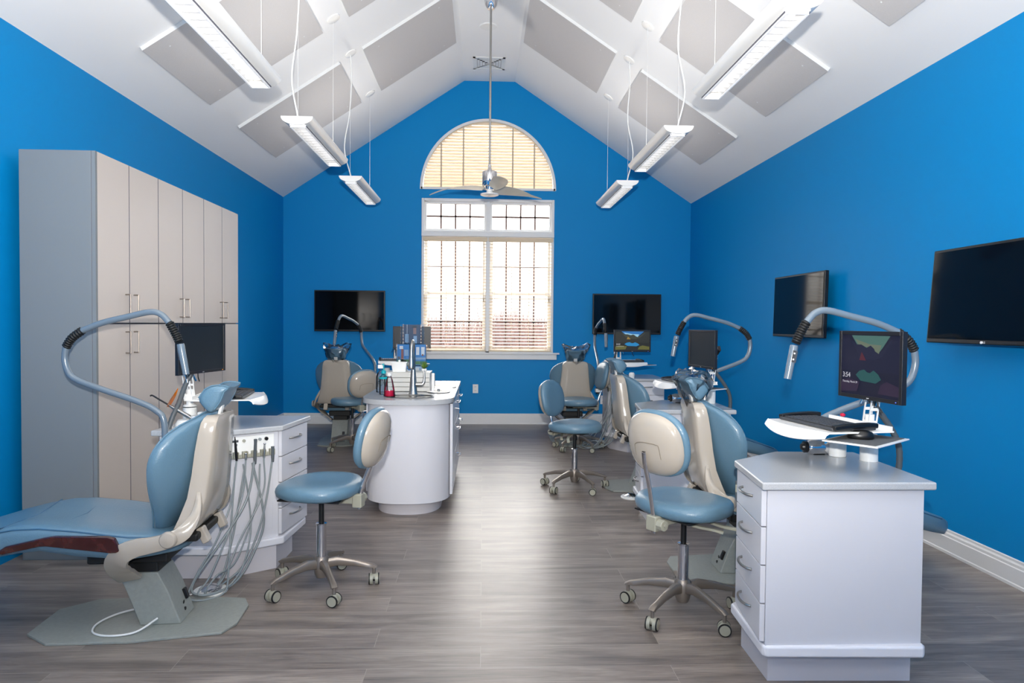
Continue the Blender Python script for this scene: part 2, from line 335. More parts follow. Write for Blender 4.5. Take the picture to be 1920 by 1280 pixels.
for k, (x0, x1) in enumerate(((WX0+.015, wx-.006), (wx+.006, WX1-.015))):
    b = thing('window_blind', ('cream slatted blind on the left half of the lower window', 'cream slatted blind on the right half of the lower window')[k], 'blind', ((x0+x1)/2, YB+.03, .99), 0, 'blinds of the lower window')
    g = G(); hw = (x1-x0)/2; z = .075; i = 0
    while z < 1.49: g.box((0, 0, z), (2*hw-.01, .05, .004), mt=Matrix.Rotation(radians(11), 3, 'X')); z += .0436
    for q in range(4): g.box((0, 0, .03+.011*q), (2*hw-.01, .05, .003))
    g.build('blind_slats', M['slat'], b)
    G().box((0, 0, 1.53), (2*hw, .055, .055)).build('headrail', M['slat'], b, bevel=.004)
    G().box((0, 0, .012), (2*hw-.01, .05, .018)).build('bottom_rail', M['slat'], b, bevel=.004)
    g = G()
    for x in (-.8, -.27, .27, .8): g.box((x*hw, -.026, .77), (.003, .0015, 1.5)); g.box((x*hw, .026, .77), (.003, .0015, 1.5))
    g.build('ladder_cord', M['slat'], b)
    g = G().tube([(hw-.05, -.035, 1.5), (hw-.05, -.035, .72)], .0015, 6); g.cyl((hw-.05, -.035, .72), (hw-.05, -.035, .68), .006, .004, 8); g.build('pull_cord', M['soil'], b)
# winter woodland outside
struct(G().box((0, 90, -3.05), (220, 160, .1)).build('ground', M['field']))
def tree(x, y, h, seed, label):
    rnd = random.Random(seed); g = G()
    def br(p, d, L, r, lv):
        q = p+d*L*.5+V(rnd.uniform(-.06, .06)*L, 0, 0); e = p+d*L
        g.tube([p, q, e], [r, r*.8, r*.55], 5)
        if lv:
            for _ in range(4 if lv > 1 else 5):
                a = V(rnd.uniform(-1, 1), rnd.uniform(-1, 1), rnd.uniform(.5, 1.3)).normalized(); br(p+d*L*rnd.uniform(.45, 1), (d*.5+a*.7).normalized(), L*rnd.uniform(.45, .62), r*.45, lv-1)
    br(V(0, 0, 0), V(0, 0, 1), h*.45, h*.014, 4); o = g.build('bare_tree', M['bark'], loc=(x, y, -3)); return tag(o, label, 'tree', 'bare trees beyond the window')
TL = 'pale bare winter tree seen through the lower window blinds'
t0 = [tree(0, 40, 8.2, s_, TL) for s_ in (1, 2, 3)]
spots = [(-7.5+i*.95+random.uniform(-.3, .3), random.uniform(30, 48)) for i in range(17)]
for i, (x, y) in enumerate(spots):
    o = t0[i] if i < 3 else t0[i % 3].copy()
    if i >= 3: COL.objects.link(o)
    o.location = (x*y/36, y, -3); o.rotation_euler.z = i*1.3; s_ = random.uniform(.5, .64)*y/30; o.scale = (s_, s_, s_)
    o['label'] = TL
g = G()
for i in range(9000):
    x = random.uniform(-17, 18); y = random.uniform(50, 62); h = random.uniform(3.2, 5.6)+.5*sin(x*.7); g.add([V(x, y, -3), V(x+.12, y, -3), V(x+random.uniform(-.6, .6), y, -3+h)], [(0, 1, 2)])
    z0 = random.uniform(.2, .8)*h; g.add([V(x, y, -3+z0), V(x, y, -2.94+z0), V(x+random.uniform(-.9, .9), y, -3+z0+random.uniform(.2, .8))], [(0, 1, 2)])
o = g.build('brush_thicket', M['bark']); tag(o, 'pale thicket of bare brush along the horizon outside the window', 'thicket'); o['kind'] = 'stuff'

# ------------------------------------------------------------------ ceiling panels, lights, fans, vent
SLL = (ZP-ZW)/(XP1-XL); SLR = (ZP-ZW)/(XP2-XR)
def zc(x): return ZW+SLL*(x-XL) if x < 0 else ZW+SLR*(x-XR)
def panel(x0, x1, y0, y1, label):
    g = G(); s_ = 1 if x0 < 0 else -1; k = SLL if x0 < 0 else SLR; nrm = Vector((k, 0, -1)).normalized()
    if x0 > x1: x0, x1 = x1, x0
    lo = [V(x, y, zc(x)) for x, y in ((x0, y0), (x1, y0), (x1, y1), (x0, y1))]; hi = [p+nrm*.028 for p in lo]
    g.add(lo+hi, [(0, 1, 2, 3), (4, 5, 6, 7)]); g.cur = 1; g.f.pop(0); g.mi.pop(0); g.add(lo+hi, [(i, (i+1) % 4, 4+(i+1) % 4, 4+i) for i in range(4)])
    c = sum(lo, Vector())/4
    for v in range(len(g.v)): g.v[v] = tuple(Vector(g.v[v])-c)
    o = g.build('acoustic_panel', [M['panel'], M['pedge']], loc=c); tag(o, label, 'ceiling panel', 'grey acoustic panels on the sloped ceiling')
    for x in (x0+.13, x1-.13):
        for y in (y0+.13, y1-.13): p = V(x, y, zc(x))+nrm*.028-c; G().cyl(p, p+nrm*.002, .0065, .005, 10).build('screw_cap', M['pedge'], o)
LO, HI_ = (-2.377, -1.415), (-1.195, -.345); RO, RI = (2.522, 1.553), (1.303, .455)
P = 'grey acoustic panel on the %s ceiling slope, %s'
panel(*LO, 6.74, 7.90, P % ('left', 'low and nearest the window wall')); panel(*HI_, 6.74, 7.92, P % ('left', 'high by the ridge near the window wall'))
panel(*LO, 4.86, 6.035, P % ('left', 'low, behind the nearest pendant light')); panel(*HI_, 4.86, 6.04, P % ('left', 'high, cut by the photo top'))
panel(*RO, 6.755, 7.89, P % ('right', 'low and nearest the window wall')); panel(*RI, 6.745, 7.90, P % ('right', 'high by the ridge near the window wall'))
panel(*RO, 4.94, 6.045, P % ('right', 'low, behind the nearest pendant light')); panel(*RI, 4.93, 6.05, P % ('right', 'high, corner at the photo top'))
panel(*RO, 3.08, 4.187, P % ('right', 'farthest right at the photo top'))

def pendant(x, y0, ztop, label, yc):      # local origin at near end, top centre
    t = thing('pendant_light', label, 'pendant light', (x, y0, ztop), 0, 'white linear pendant lights')
    L_ = 1.24; g = G(); W = .11; D_ = .058
    sec = [(-W, 0), (W, 0)]+[(W*cos(a), -D_*sin(a)**.9) for a in [pi*k/16 for k in range(1, 16)]]
    right = [(W, 0)]+[(W*cos(a), -D_*sin(a)**.9) for a in [radians(6+8*q) for q in range(8)]]+[(.052, -.062), (.045, -.062), (.045, -.04)]
    for s_ in (1, -1):
        g.loft([[V(s_*a, y, b) for a, b in right+[(.045, -.0)]] for y in (.01, L_-.01)])
    g.box((0, L_/2, -.004), (2*W, L_-.02, .006)); g.build('housing', M['wmetal'], t, ang=50)
    for y in (0, L_-.012): G().prism([(a, b) for a, b in sec], y, y+.012, lambda a, b, c: V(a, c, b)).build('end_cap', M['wmetal'], t)
    g = G(); n_ = 16
    for i in range(n_): yy = .05+(L_-.1)*i/(n_-1); g.add([V(-.045, yy-.018, -.061), V(.045, yy-.018, -.061), V(.045, yy+.044, -.040), V(-.045, yy+.044, -.040)], [(0, 1, 2, 3)])
    for xx in (-.05, .05): g.box((xx, L_/2, -.055), (.008, L_-.06, .03))
    for yy in (.03, L_-.03): g.box((0, yy, -.055), (.1, .008, .03))
    g.add([V(-.045, .03, -.022), V(.045, .03, -.022), V(.045, L_-.03, -.022), V(-.045, L_-.03, -.022)], [(0, 1, 2, 3)])
    g.build('louver', M['louver'], t)
    for s_ in (-1, 1): G().box((s_*.058, L_/2, -.06), (.004, L_-.06, .006)).build('louver_edge', M['gap'], t)
    ca = []
    for k, yy in enumerate((.0, 1.15)):
        zt = zc(x)-ztop; yv = yc[k]-y0; nrm = Vector((SLL if x < 0 else SLR, 0, -1)).normalized(); mt = nrm.to_track_quat('Z', 'Y').to_matrix()
        G().lathe([(0, -.002), (.062, 0), (.06, .009), (.02, .016), (0, .017)], (0, yv, zt), 24, mt).build('canopy', M['wmetal'], t)
        G().tube([(0, yv, zt), (0, yv, 0)], .0012, 5).build('suspension_wire', M['white'], t)
    h = zc(x)-ztop; sg = random.uniform(.8, 1.2); y1 = yc[0]-y0
    G().tube(cr([(0, y1, h), (.012*sg, y1, h*.8), (-.008, y1, h*.5), (-.045*sg if x < 0 else .045*sg, y1-.02, h*.22), (0, .03, 0)], 8), .0055, 8).build('power_cord', M['white'], t)
    for up in (1,):
        l = bpy.data.lights.new('tube_light', 'AREA'); l.shape = 'RECTANGLE'; l.size = .08; l.size_y = 1.1; l.energy = LAMP_W*(.5 if up else .1); l.color = (1, .97, .93); l.spread = radians(160)
        lo = bpy.data.objects.new('tube_light', l); COL.objects.link(lo); lo.parent = t; lo.location = (0, L_/2, .012 if up else -.072); lo.rotation_euler = (pi if up else 0, 0, 0)
PL = 'white linear pendant light with %s, %s'
pendant(-1.30, 2.85, 2.80, PL % ('its near end cut off', 'left row nearest the camera'), (2.92, 4.07))
pendant(-1.30, 4.825, 2.80, PL % ('louvred underside', 'middle of the left row'), (4.86, 5.972))
pendant(-1.30, 6.735, 2.80, PL % ('louvred underside', 'last of the left row by the window wall'), (6.726, 7.875))
pendant(1.42, 3.06, 2.865, PL % ('near end at the top edge', 'right row, nearest'), (3.1, 4.21))
pendant(1.42, 4.975, 2.835, PL % ('louvred underside', 'middle of the right row'), (5.0, 5.982))
pendant(1.42, 6.74, 2.805, PL % ('louvred underside', 'last of the right row by the window wall'), (6.747, 7.864))
for y in (-.6, -2.6):  # unseen fill lamps, added to raise the ambient light
    for x in (-1.3, 1.42):
        l = light('rear_fill_light', 'AREA', (x, y, 2.75), REAR_FILL_W, (1, .97, .93), shape='RECTANGLE', size=.2, size_y=1.2)
        l = light('rear_fill_uplight', 'AREA', (x, y, 2.82), REAR_FILL_W*.2, (1, .97, .93), shape='RECTANGLE', size=.2, size_y=1.2); l.rotation_euler = (pi, 0, 0)

def fan(x, y, label, rot=38):
    t = thing('ceiling_fan', label, 'ceiling fan', (x, y, 2.74), 0, 'ceiling fans on the ridge'); h = ZP-2.74
    G().lathe([(0, 0), (.035, .005), (.06, .04), (.068, .09), (.066, .12)], (0, 0, h-.12)).build('canopy', M['chrome'], t)
    G().cyl((0, 0, .2), (0, 0, h-.1), .0105, n=14).build('down_rod', M['steel'], t)
    G().lathe([(0, -.01), (.045, -.01), (.05, .015), (.07, .02), (.074, .03), (.074, .16), (.07, .17), (.03, .175), (.018, .2), (.016, .24), (0, .24)], n=32).build('motor', M['chrome'], t)
    G().lathe([(0, -.075), (.07, -.073), (.092, -.065), (.094, -.055), (.05, -.048), (.03, -.035), (.03, -.005), (0, -.005)], n=32).build('light_kit', M['wmetal'], t)
    for k in range(3):
        g = G(); rings = []; L_ = .69
        for i in range(15):
            q = i/14; r = .06+q*(L_-.06); wd = .05+.105*sin(pi*min(1, q*1.15+.08))**.7 if q < .98 else .03; wd *= 1 if q < .85 else max(.15, 1-((q-.85)/.15)**2*.85)
            tw = -radians(30*(1-q)+4); cy = .02+.06*sin(pi*q)-.05*q; z = .0+.03*sin(pi*q)-.02*q
            rings.append([V(r, cy+a*wd*cos(tw)/1, z+a*wd*sin(tw)+b*.004) for a, b in ((-.5, 0), (-.2, 1), (.3, 1), (.5, 0), (.3, -1), (-.2, -1))])
        g.loft(rings); g.build('fan_blade', M['cream'], t, rz=radians(rot+120*k), ang=60)
fan(.056, 6.95, 'chrome ceiling fan with three cream blades in front of the arched window')
fan(.05, 2.16, 'chrome ceiling fan above the camera whose blade shadow falls on the ridge', 80)
t = thing('air_vent', 'white square ceiling diffuser on the ridge above the arched window', 'air vent', (.052, 8.69, ZP))
g = G()
for k in range(5): s_ = .33-.065*k; frame = s_/2; [g.box((a*frame, b*frame, -.004-.001*k), ((.024 if a else s_+.024), (.024 if b else s_+.024), .002)) for a, b in ((1, 0), (-1, 0), (0, 1), (0, -1))]
g.build('louvers', M['white'], t); G().box((0, 0, -.001), (.34, .34, .002)).build('backing', M['panel'], t); g = G(); [g.box((a*.185, b*.185, -.004), ((.03 if a else .4), (.03 if b else .4), .008)) for a, b in ((1, 0), (-1, 0), (0, 1), (0, -1))]; g.build('frame', M['white'], t)
tag(G().lathe([(0, -.012), (.09, -.01), (.1, 0), (0, 0)]).build('ceiling_plate', M['white'], loc=(.035, 7.62, ZP)), 'round white cover plate on the ridge behind the fan rod', 'cover plate')

def outlet(x, z, label):
    t = thing('wall_outlet', label, 'outlet', (x, YB, z)); G().box((0, -.003, 0), (.075, .006, .12)).build('cover', M['white'], t, bevel=.002)
    for s_ in (-1, 1):
        g = G().box((0, -.007, s_*.026), (.034, .003, .03)); g.build('socket', M['trim'], t, bevel=.004)
        g = G(); [g.box((a*.007, -.0088, s_*.026+.003), (.0025, .001, .009)) for a in (-1, 1)]; g.build('slot', M['black'], t)
outlet(-.097, .485, 'white wall outlet in the middle of the blue window wall'); outlet(1.66, .34, 'white wall outlet low on the window wall behind the right back cart')

# ------------------------------------------------------------------ televisions
LOGO = mat('pale_logo', (220, 220, 225), .4, emis=(220, 220, 225), es=.15)
def tv(loc, rz, tilt, label, logo=True):
    t = thing('television', label, 'television', loc, rz, 'wall mounted televisions')       # local: screen faces -y
    w_, h_ = .94, .55; mt = Matrix.Rotation(tilt, 3, 'X')
    def bx(c, d): return G().box(mt @ Vector(c), d, mt=mt)
    bx((0, .015, 0), (w_, .035, h_)).build('casing', M['black'], t, bevel=.006)
    bx((0, -.004, .004), (w_-.03, .003, h_-.04)).build('screen', M['tvscr'], t)
    bx((0, .055, 0), (.36, .05, .3)).build('rear_housing', M['black'], t, bevel=.01)
    G().box((0, .07, 0), (.2, .05, .22)).box((-.38, .06, .14), (.05, .06, .05)).build('wall_bracket', M['steel'], t)
    if logo:
        text('logo', 'LG', .016, LOGO, t, mt @ V(.004, -.008, -.27), (pi/2+tilt, 0, 0)); g = G().cyl(mt @ V(-.008, -.003, -.265), mt @ V(-.008, -.0075, -.265), .0075, n=16); g.build('logo_disc', LOGO, t)
tv((-1.785, YB-.1, 1.53), 0, 0, 'black television on the window wall, left of the window', False)
tv((1.957, YB-.1, 1.52), 0, 0, 'black television on the window wall, right of the window', False)
tv((2.74, 5.86, 1.555), -pi/2+.005, -.02, 'black television on the right wall reflecting the window')
tv((2.70, 3.55, 1.56), -pi/2, -.07, 'black television on the right wall cut by the photo edge')

# ------------------------------------------------------------------ tall cabinets
names = ('tall grey cabinet with steel doors nearest the camera on the left wall', 'tall cabinet with steel doors, middle of the three on the left wall', 'tall cabinet with steel doors farthest along the left wall')
for k in range(3):
    y0 = 3.985+.755*k; y1 = y0+.755; t = thing('storage_cabinet', names[k], 'cabinet', (XL, y0, 0), 0, 'tall storage cabinets'); D_ = -2.225-XL; Wd = .755; H = 2.335
    G().box(((D_+.07)/2, Wd/2, H/2), (D_-.07, Wd, H)).build('carcass', M['cside'], t, bevel=.002); G().box((D_+.001, Wd/2, H/2+.05), (.002, Wd-.004, H-.1)).build('door_gap_shade', M['gap'], t)  # dark sheet behind the doors puts the gaps' shade into colour
    if k == 0: G().box((D_+.012, .012, H/2), (.022, .018, H)).build('filler_strip', M['cside'], t)
    for j in range(2):
        ya = .375*j+(.024 if (k == 0 and j == 0) else .0045); yb = .375*(j+1)+(.001 if j else -.0035)
        for z0, z1, hz in ((.11, 1.352, 1.24), (1.362, H, 1.47)):
            g = G(); g.box((D_+.012, (ya+yb)/2, (z0+z1)/2), (.02, yb-ya, z1-z0)); g.mi = [1]*6; g.mi[1] = 0; d = g.build('door', [M['door'], M['gap']], t)
            yh = yb-.045 if j == 0 else ya+.045
            if z0 > 1 or k == 0:
                G().tube(cr([(D_+.022, yh, hz-.065), (D_+.05, yh, hz-.065), (D_+.053, yh, hz-.055), (D_+.053, yh, hz+.055), (D_+.05, yh, hz+.065), (D_+.022, yh, hz+.065)], 4), .0042, 8).build('handle', M['alu'], d)

# ------------------------------------------------------------------ stools
def make_stool():
    t = thing('operator_stool', 'stool', 'stool', (0, 0, 0), 0, 'blue operator stools'); zs = .555
    for k in range(5):
        g = G(); rings = []
        for i, (x, z, w_, h_) in enumerate(((.02, .125, .036, .05), (.08, .135, .03, .045), (.17, .122, .026, .034), (.235, .105, .026, .026), (.262, .1, .03, .02), (.275, .09, .03, .024), (.283, .07, .024, .03))):
            rings.append([V(x+(b*h_/2*.9 if i > 4 else 0), a*w_/2, z+(b*h_/2 if i <= 4 else b*.006)) for a, b in ((-1, -.8), (-.7, -1), (.7, -1), (1, -.8), (1, .6), (.6, 1), (-.6, 1), (-1, .6))])
        g.loft(rings[:6]); g.cyl((.268, 0, .1), (.268, 0, .056), .009, n=10)
        l = g.build('leg', M['alu'], t, ang=50, rz=radians(72*k))
        g = G(); g.cur = 0; a = radians(35*k); d = V(cos(a), sin(a), 0); c = V(.268, 0, .03)
        g.cyl(c-d*.027, c-d*.021, .029, n=20); g.cyl(c+d*.021, c+d*.027, .029, n=20); g.cyl(c-d*.008, c+d*.008, .012, n=12); g.cur = 1; g.cyl(c-d*.0285, c-d*.02, .0235, n=18); g.cyl(c+d*.02, c+d*.0285, .0235, n=18); g.cyl(c-d*.022, c-d*.006, .0282, n=20); g.cyl(c+d*.006, c+d*.022, .0282, n=20); g.ell(c+V(0, 0, .012), (.018, .018, .018), 10, 6)
        g.build('caster', [M['rubber'], M['bone']], l)
    G().lathe([(.0, .052), (.026, .055), (.034, .075), (.04, .11), (.04, .15), (.03, .165), (0, .165)]).build('hub', M['alu'], t)
    G().cyl((0, 0, .15), (0, 0, .33), .0255, n=24).lathe([(.0255, .328), (.028, .331), (.028, .336), (.012, .34)]).build('column_sleeve', M['chrome'], t)
    G().cyl((0, 0, .33), (0, 0, zs-.08), .014, n=16).build('gas_lift', M['black'], t)
    G().box((-.02, 0, zs-.082), (.2, .13, .022)).box((-.14, 0, zs-.088), (.14, .05, .04)).box((-.2, 0, zs-.09), (.05, .06, .07)).build('seat_mechanism', M['bone'], t, bevel=.006)
    for y0, dx in ((-.1, -.02), (-.17, .08)): G().sweep(cr([(dx-.06, y0+.07, zs-.085), (dx-.04, y0-.02, zs-.098), (dx, y0-.1, zs-.104), (dx+.02, y0-.13, zs-.112)], 4), .022, .012, (0, 0, 1)).build('lever', M['bone'], t)
    g = G(); g.cyl((-.2, -.03, zs-.09), (-.2, -.065, zs-.09), .026, n=8); g.cyl((-.2, -.065, zs-.09), (-.2, -.07, zs-.09), .008, n=10); g.build('knob', M['bone'], t, bevel=.003)
    g = G(); n_ = 36; rings = []
    for s_, z in ((.02, zs-.066), (.7, zs-.066), (.9, zs-.064), (.975, zs-.052), (1.0, zs-.03), (.985, zs-.012), (.93, zs+.003), (.8, zs+.011), (.55, zs+.012), (.25, zs+.008), (.02, zs+.007)):
        r_ = []
        for i in range(n_):
            a = 2*pi*i/n_; ca, sa = cos(a), sin(a); x = .215*s_*abs(ca)**.86*(1 if ca > 0 else -1); y = .228*s_*abs(sa)**.9*(1 if sa > 0 else -1)*(1-.1*ca)
            zz = z+(.008*(abs(sa)*s_)**2-.006 if z > zs-.02 else 0)-(0.012*s_**3*max(0, ca)**3 if z > zs-.06 else 0); r_.append(V(x+.01, y, zz))
        rings.append(r_)
    g.loft(rings); g.build('seat', M['vinyl'], t, ang=60)
    G().box((.0, 0, zs-.068), (.32, .34, .008)).build('seat_pan', M['black'], t, bevel=.003)
    tl = Matrix.Rotation(radians(-11), 3, 'Y')
    def oval(prof, name, m_, cx):
        g = G(); rings = []
        for s_, dx in prof:
            rings.append([])
            for i in range(40):
                a = 2*pi*i/40; y = .178*s_*abs(cos(a))**.82*(1 if cos(a) > 0 else -1); z = .158*s_*abs(sin(a))**.82*(1 if sin(a) > 0 else -1)
                rings[-1].append(V(0, 0, .79)+tl @ V(dx+.55*y*y, y, z)+V(cx, 0, 0))
        g.loft(rings); return g.build(name, m_, t, ang=60)
    b = oval([(.02, .035), (.5, .034), (.8, .028), (.94, .016), (1, 0), (.985, -.014), (.93, -.022), (.5, -.022), (.02, -.022)], 'backrest', M['vinyl'], -.27)
    s2 = oval([(.02, -.02), (.88, -.021), (.93, -.026), (.92, -.036), (.84, -.052), (.68, -.066), (.4, -.076), (.02, -.079)], 'back_shell', M['beige'], -.27)
    g = G(); lines = [[V(0, y, z) for y, z in ((-.075, -.13), (-.075, .0), (-.06, .018), (-.02, .022), (.03, .02), (.07, .005), (.075, -.02), (.08, -.13))]]
    for L_ in lines:
        P_ = []
        for p in cr(L_, 5):
            rr = math.sqrt((p.y/.178)**2+(p.z/.158)**2); dx = -.080+.06*rr**3.0; P_.append(V(0, 0, .79)+tl @ V(dx+.55*p.y**2, p.y, p.z)+V(-.27, 0, 0))
        g.tube(P_, .0018, 6)
    g.build('shell_groove', M['soil'], s2)
    G().tube(cr([(-.205, 0, zs-.135), (-.212, 0, zs-.05), (-.262, 0, .64), (-.315, 0, .74), (-.335, 0, .80)], 5), .0125, 12).build('back_post', M['chrome'], t)
    return t
st0 = make_stool()
def stool(x, y, az, label, first=False, dz=0, bz=0, z=0, bx=0):
    f = radians(90-az); o = st0 if first else dup(st0, (x, y, z), f)
    o.location = (x, y, z); o.rotation_euler.z = f; o['label'] = label
    k = 0
    for c in kids(o):
        if c.name.startswith('leg'): c.rotation_euler.z = radians(8+72*k)-f; k += 1
        if c.name.startswith(('backrest', 'back_shell')): c.location.z = bz
        if c.name.startswith(('backrest', 'back_shell')): c.location.x = bx
        if c.name.startswith('back_post') and bx: a_ = 1-bx*5.4; c.scale.x = a_; c.location.x = -.205*(1-a_)
stools = [(-.829, 3.55, -80, 'blue stool seen from its side, between the left front cart and the island', 0),
          (.965, 3.20, 58, 'blue stool with its beige back shell toward the camera beside the right front cart', .045),
          (.775, 5.67, 125, 'blue stool alone on the open floor right of centre', -.045),
          (-1.41, 7.45, -38, 'blue stool behind the island, in front of the left back chair', -.06),
          (1.06, 7.47, -99, 'blue stool in front of the right back dental chair by the window wall', .02)]
for i, (x, y, az, lb, bz) in enumerate(stools): stool(x, y, az, lb, i == 0, bz=bz, bx=(0, .085, .045, .02, 0)[i])

# ------------------------------------------------------------------ dental chairs (local +x toward the feet)
def make_chair():
    t = thing('dental_chair', 'chair', 'dental chair', (0, 0, 0), 0, 'blue dental chairs')
    pl = [(-.40, -.1), (-.36, -.19), (.0, -.245), (.34, -.235), (.47, -.13), (.47, .13), (.34, .235), (.0, .245), (-.36, .19), (-.40, .1)]
    G().prism(pl, 0, .012).build('base_plate', M['base'], t, bevel=.003)
    g = G(); g.loft([[V(a, b, z) for a, b in ((x0, -.09), (x1, -.09), (x1, .09), (x0, .09))] for x0, x1, z in ((-.155, .02, .011), (-.10, .075, .16), (-.055, .115, .25))])
    g.build('lift_column', M['base'], t, bevel=.006)
    g = G(); g.box((.06, 0, .33), (.34, .24, .06)); g.box((.03, 0, .275), (.17, .16, .07)); g.build('underframe', M['rubber'], t, bevel=.01)
    G().box((-.128, -.05, .1), (.014, .028, .05), mt=Matrix.Rotation(radians(20), 3, 'Y')).build('rocker_switch', M['black'], t, bevel=.004)
    for y, z in ((.0, .045), (-.005, .075)): G().cyl((-.135, y, z), (-.155+.36*z-.006, y, z), .009, n=12).build('socket', M['rubber'], t)
    # seat and leg rest
    U_ = [-.2, -.17, -.1, 0, .1, .2, .35, .45, .55, .65, .75, .85, .95, 1.02, 1.06, 1.075]
    def zt(u): return .01+interp(u, [(-.2, .43), (-.1, .445), (0, .458), (.1, .472), (.2, .488), (.35, .503), (.45, .502), (.55, .485), (.65, .46), (.75, .43), (.85, .4), (.95, .365), (1.02, .34), (1.075, .31)])
    def zb(u): return .006+interp(u, [(-.2, .37), (0, .352), (.2, .372), (.36, .402), (.5, .385), (.7, .335), (.9, .285), (1.02, .255), (1.075, .27)])
    def hw(u): return interp(u, [(-.2, .14), (-.17, .2), (-.1, .235), (0, .262), (.5, .265), (.8, .25), (.95, .235), (1.02, .21), (1.06, .17), (1.075, .1)])
    g = G(); rings = []
    for u in U_:
        a_, b_, w_ = zt(u), zb(u), hw(u); r_ = []
        for v, z in ((-.0, 0), (-.5, 0), (-.88, 0), (-.96, .06), (-1, .3), (-1, .7), (-.97, .9), (-.9, .985), (-.8, 1.02), (-.4, .97), (0, .95), (.4, .97), (.8, 1.02), (.9, .985), (.97, .9), (1, .7), (1, .3), (.96, .06), (.88, 0), (.5, 0)): r_.append(V(u, v*w_, b_+(a_-b_)*z))
        rings.append(r_)
    g.loft(rings); seat = g.build('seat_and_leg_rest', M['vinyl'], t, ang=60)
    g = G()
    for s_ in (1, -1): g.tube([V(u, s_*hw(u)*.965, zb(u)+(zt(u)-zb(u))*.915) for u in [-.1+.05*k for k in range(23)]], .0035, 6)
    for u in (.28, .48): g.tube([V(u+.03*abs(q), q*hw(u)*.9, zt(u)-.002-.006*(1-abs(q))) for q in [-1+.1*k for k in range(21)]], .0035, 6)
    g.build('piping', M['seam'], seat)
    for s_ in (1, -1):
        tr = [(a-.02, b+.012) for a, b in [(.535, .398), (.52, .407), (.49, .428), (.335, .462), (.3, .466), (.09, .458), (.065, .45), (.05, .42), (.045, .398), (.055, .39), (.08, .389), (.335, .425), (.36, .424), (.5, .395)]]
        G().prism(tr, s_*.256, s_*.279, lambda a, b, c: V(a, c, b)).build('wood_trim', M['wood'], t, bevel=.005)
    # back cushion, a shallow bucket
    prof_ = [(.425, .03, -.055, .02), (.435, .085, -.065, .05), (.46, .125, -.085, .065), (.5, .155, -.11, .08), (.56, .195, -.14, .09), (.63, .235, -.165, .095), (.70, .262, -.185, .095), (.77, .275, -.2, .09), (.83, .268, -.215, .085), (.88, .24, -.228, .08), (.92, .19, -.242, .07), (.945, .13, -.255, .06), (.96, .09, -.263, .045), (.968, .05, -.268, .02)]
    def back_ring(z, h_, uc, th, n=32):
        r_ = []
        for i in range(n):
            a = 2*pi*i/n; sv = cos(a); v = h_*sv; wing = .105*(abs(v)/.27)**2.0*min(1, (1.02-z)/.12+.15); e = abs(sin(a))**.55*th/2*(1 if sin(a) > 0 else -1)
            r_.append(V(uc+wing+e-.01, v, z))
        return r_
    g = G(); g.loft([back_ring(*p) for p in prof_]); bk = g.build('back_cushion', M['vinyl'], t, ang=60)
    g = G(); pts = []
    for z, h_, uc, th in prof_: pts.append(V(uc+.105*(h_*.93/.27)**2*min(1, (1.02-z)/.12+.15)+th*.22, h_*.955, z))
    pts = pts+[V(p.x, -p.y, p.z) for p in reversed(pts)]; g.tube(cr(pts, 3), .0035, 6); g.build('piping', M['vinyl'], bk)
    # moulded shell
    g = G(); rings = []
    for z, h_, ub, uf in ((.455, .215, -.235, -.17), (.47, .222, -.25, -.18), (.52, .205, -.272, -.2), (.6, .178, -.292, -.225), (.7, .165, -.303, -.24), (.8, .155, -.312, -.25), (.88, .148, -.32, -.262), (.925, .142, -.325, -.272), (.945, .128, -.327, -.28), (.955, .10, -.326, -.285)):
        rings.append([V(a, b*h_, z) for a, b in ((uf+.012, -1), (ub+.01, -1), (ub, -.95), (ub-.004, -.5), (ub-.006, 0), (ub-.004, .5), (ub, .95), (ub+.01, 1), (uf+.012, 1), (uf, .96), (uf-.03, .5), (uf-.03, -.5), (uf, -.96))])
    g.loft(rings); g.build('back_shell', M['beige'], t, ang=50)
    for s_ in (1, -1):
        pts = cr([(-.262, s_*.16, .63), (-.262, s_*.215, .54), (-.225, s_*.25, .475), (-.17, s_*.268, .448), (-.10, s_*.272, .43), (-.035, s_*.27, .418), (.02, s_*.262, .392), (.052, s_*.24, .35), (.06, s_*.2, .305), (.056, s_*.16, .27), (.05, s_*.115, .235)], 5)
        n_ = len(pts); ar = G().sweep(pts, [.016+.049*min(1, i/10) if i < 20 else .065+.035*min(1, (i-20)/18) for i in range(n_)], .022, (0, 1, 0)).build('swing_arm', M['beige'], t, ang=50)
        G().lathe([(.036, 0), (.036, .008), (.03, .016), (.015, .02), (0, .021)], (-.172, s_*.277, .452), 26, Matrix.Rotation(-s_*pi/2, 3, 'X')).build('hinge_cap', M['beige'], ar)
        G().box((-.265, s_*.12, .425), (.035, .045, .075), mt=Matrix.Rotation(radians(25), 3, 'Y')).build('tilt_lever', M['beige'], t, bevel=.008)
    G().box((-.20, 0, .43), (.12, .38, .035)).build('pivot_beam', M['rubber'], t, bevel=.01)
    # headrest
    sp = [(-.232, 1.032), (-.243, 1.05), (-.262, 1.075), (-.29, 1.09), (-.32, 1.094), (-.345, 1.092), (-.368, 1.086), (-.366, 1.076), (-.35, 1.062), (-.338, 1.03), (-.322, 1.0), (-.303, .975), (-.288, .963), (-.27, .97), (-.25, .992), (-.236, 1.012)]
    cx_, cz_ = -.295, 1.035; g = G()
    g.loft([[V(cx_+(a-cx_)*s_, v, cz_+(b-cz_)*s_-.012*(1-(v/.105)**2)*(1 if b > 1.05 else 0)) for a, b in sp] for v, s_ in ((-.108, .55), (-.104, .8), (-.094, .94), (-.08, 1), (-.03, 1), (.03, 1), (.08, 1), (.094, .94), (.104, .8), (.108, .55))])
    hr = g.build('headrest', M['vinyl'], t, ang=65)
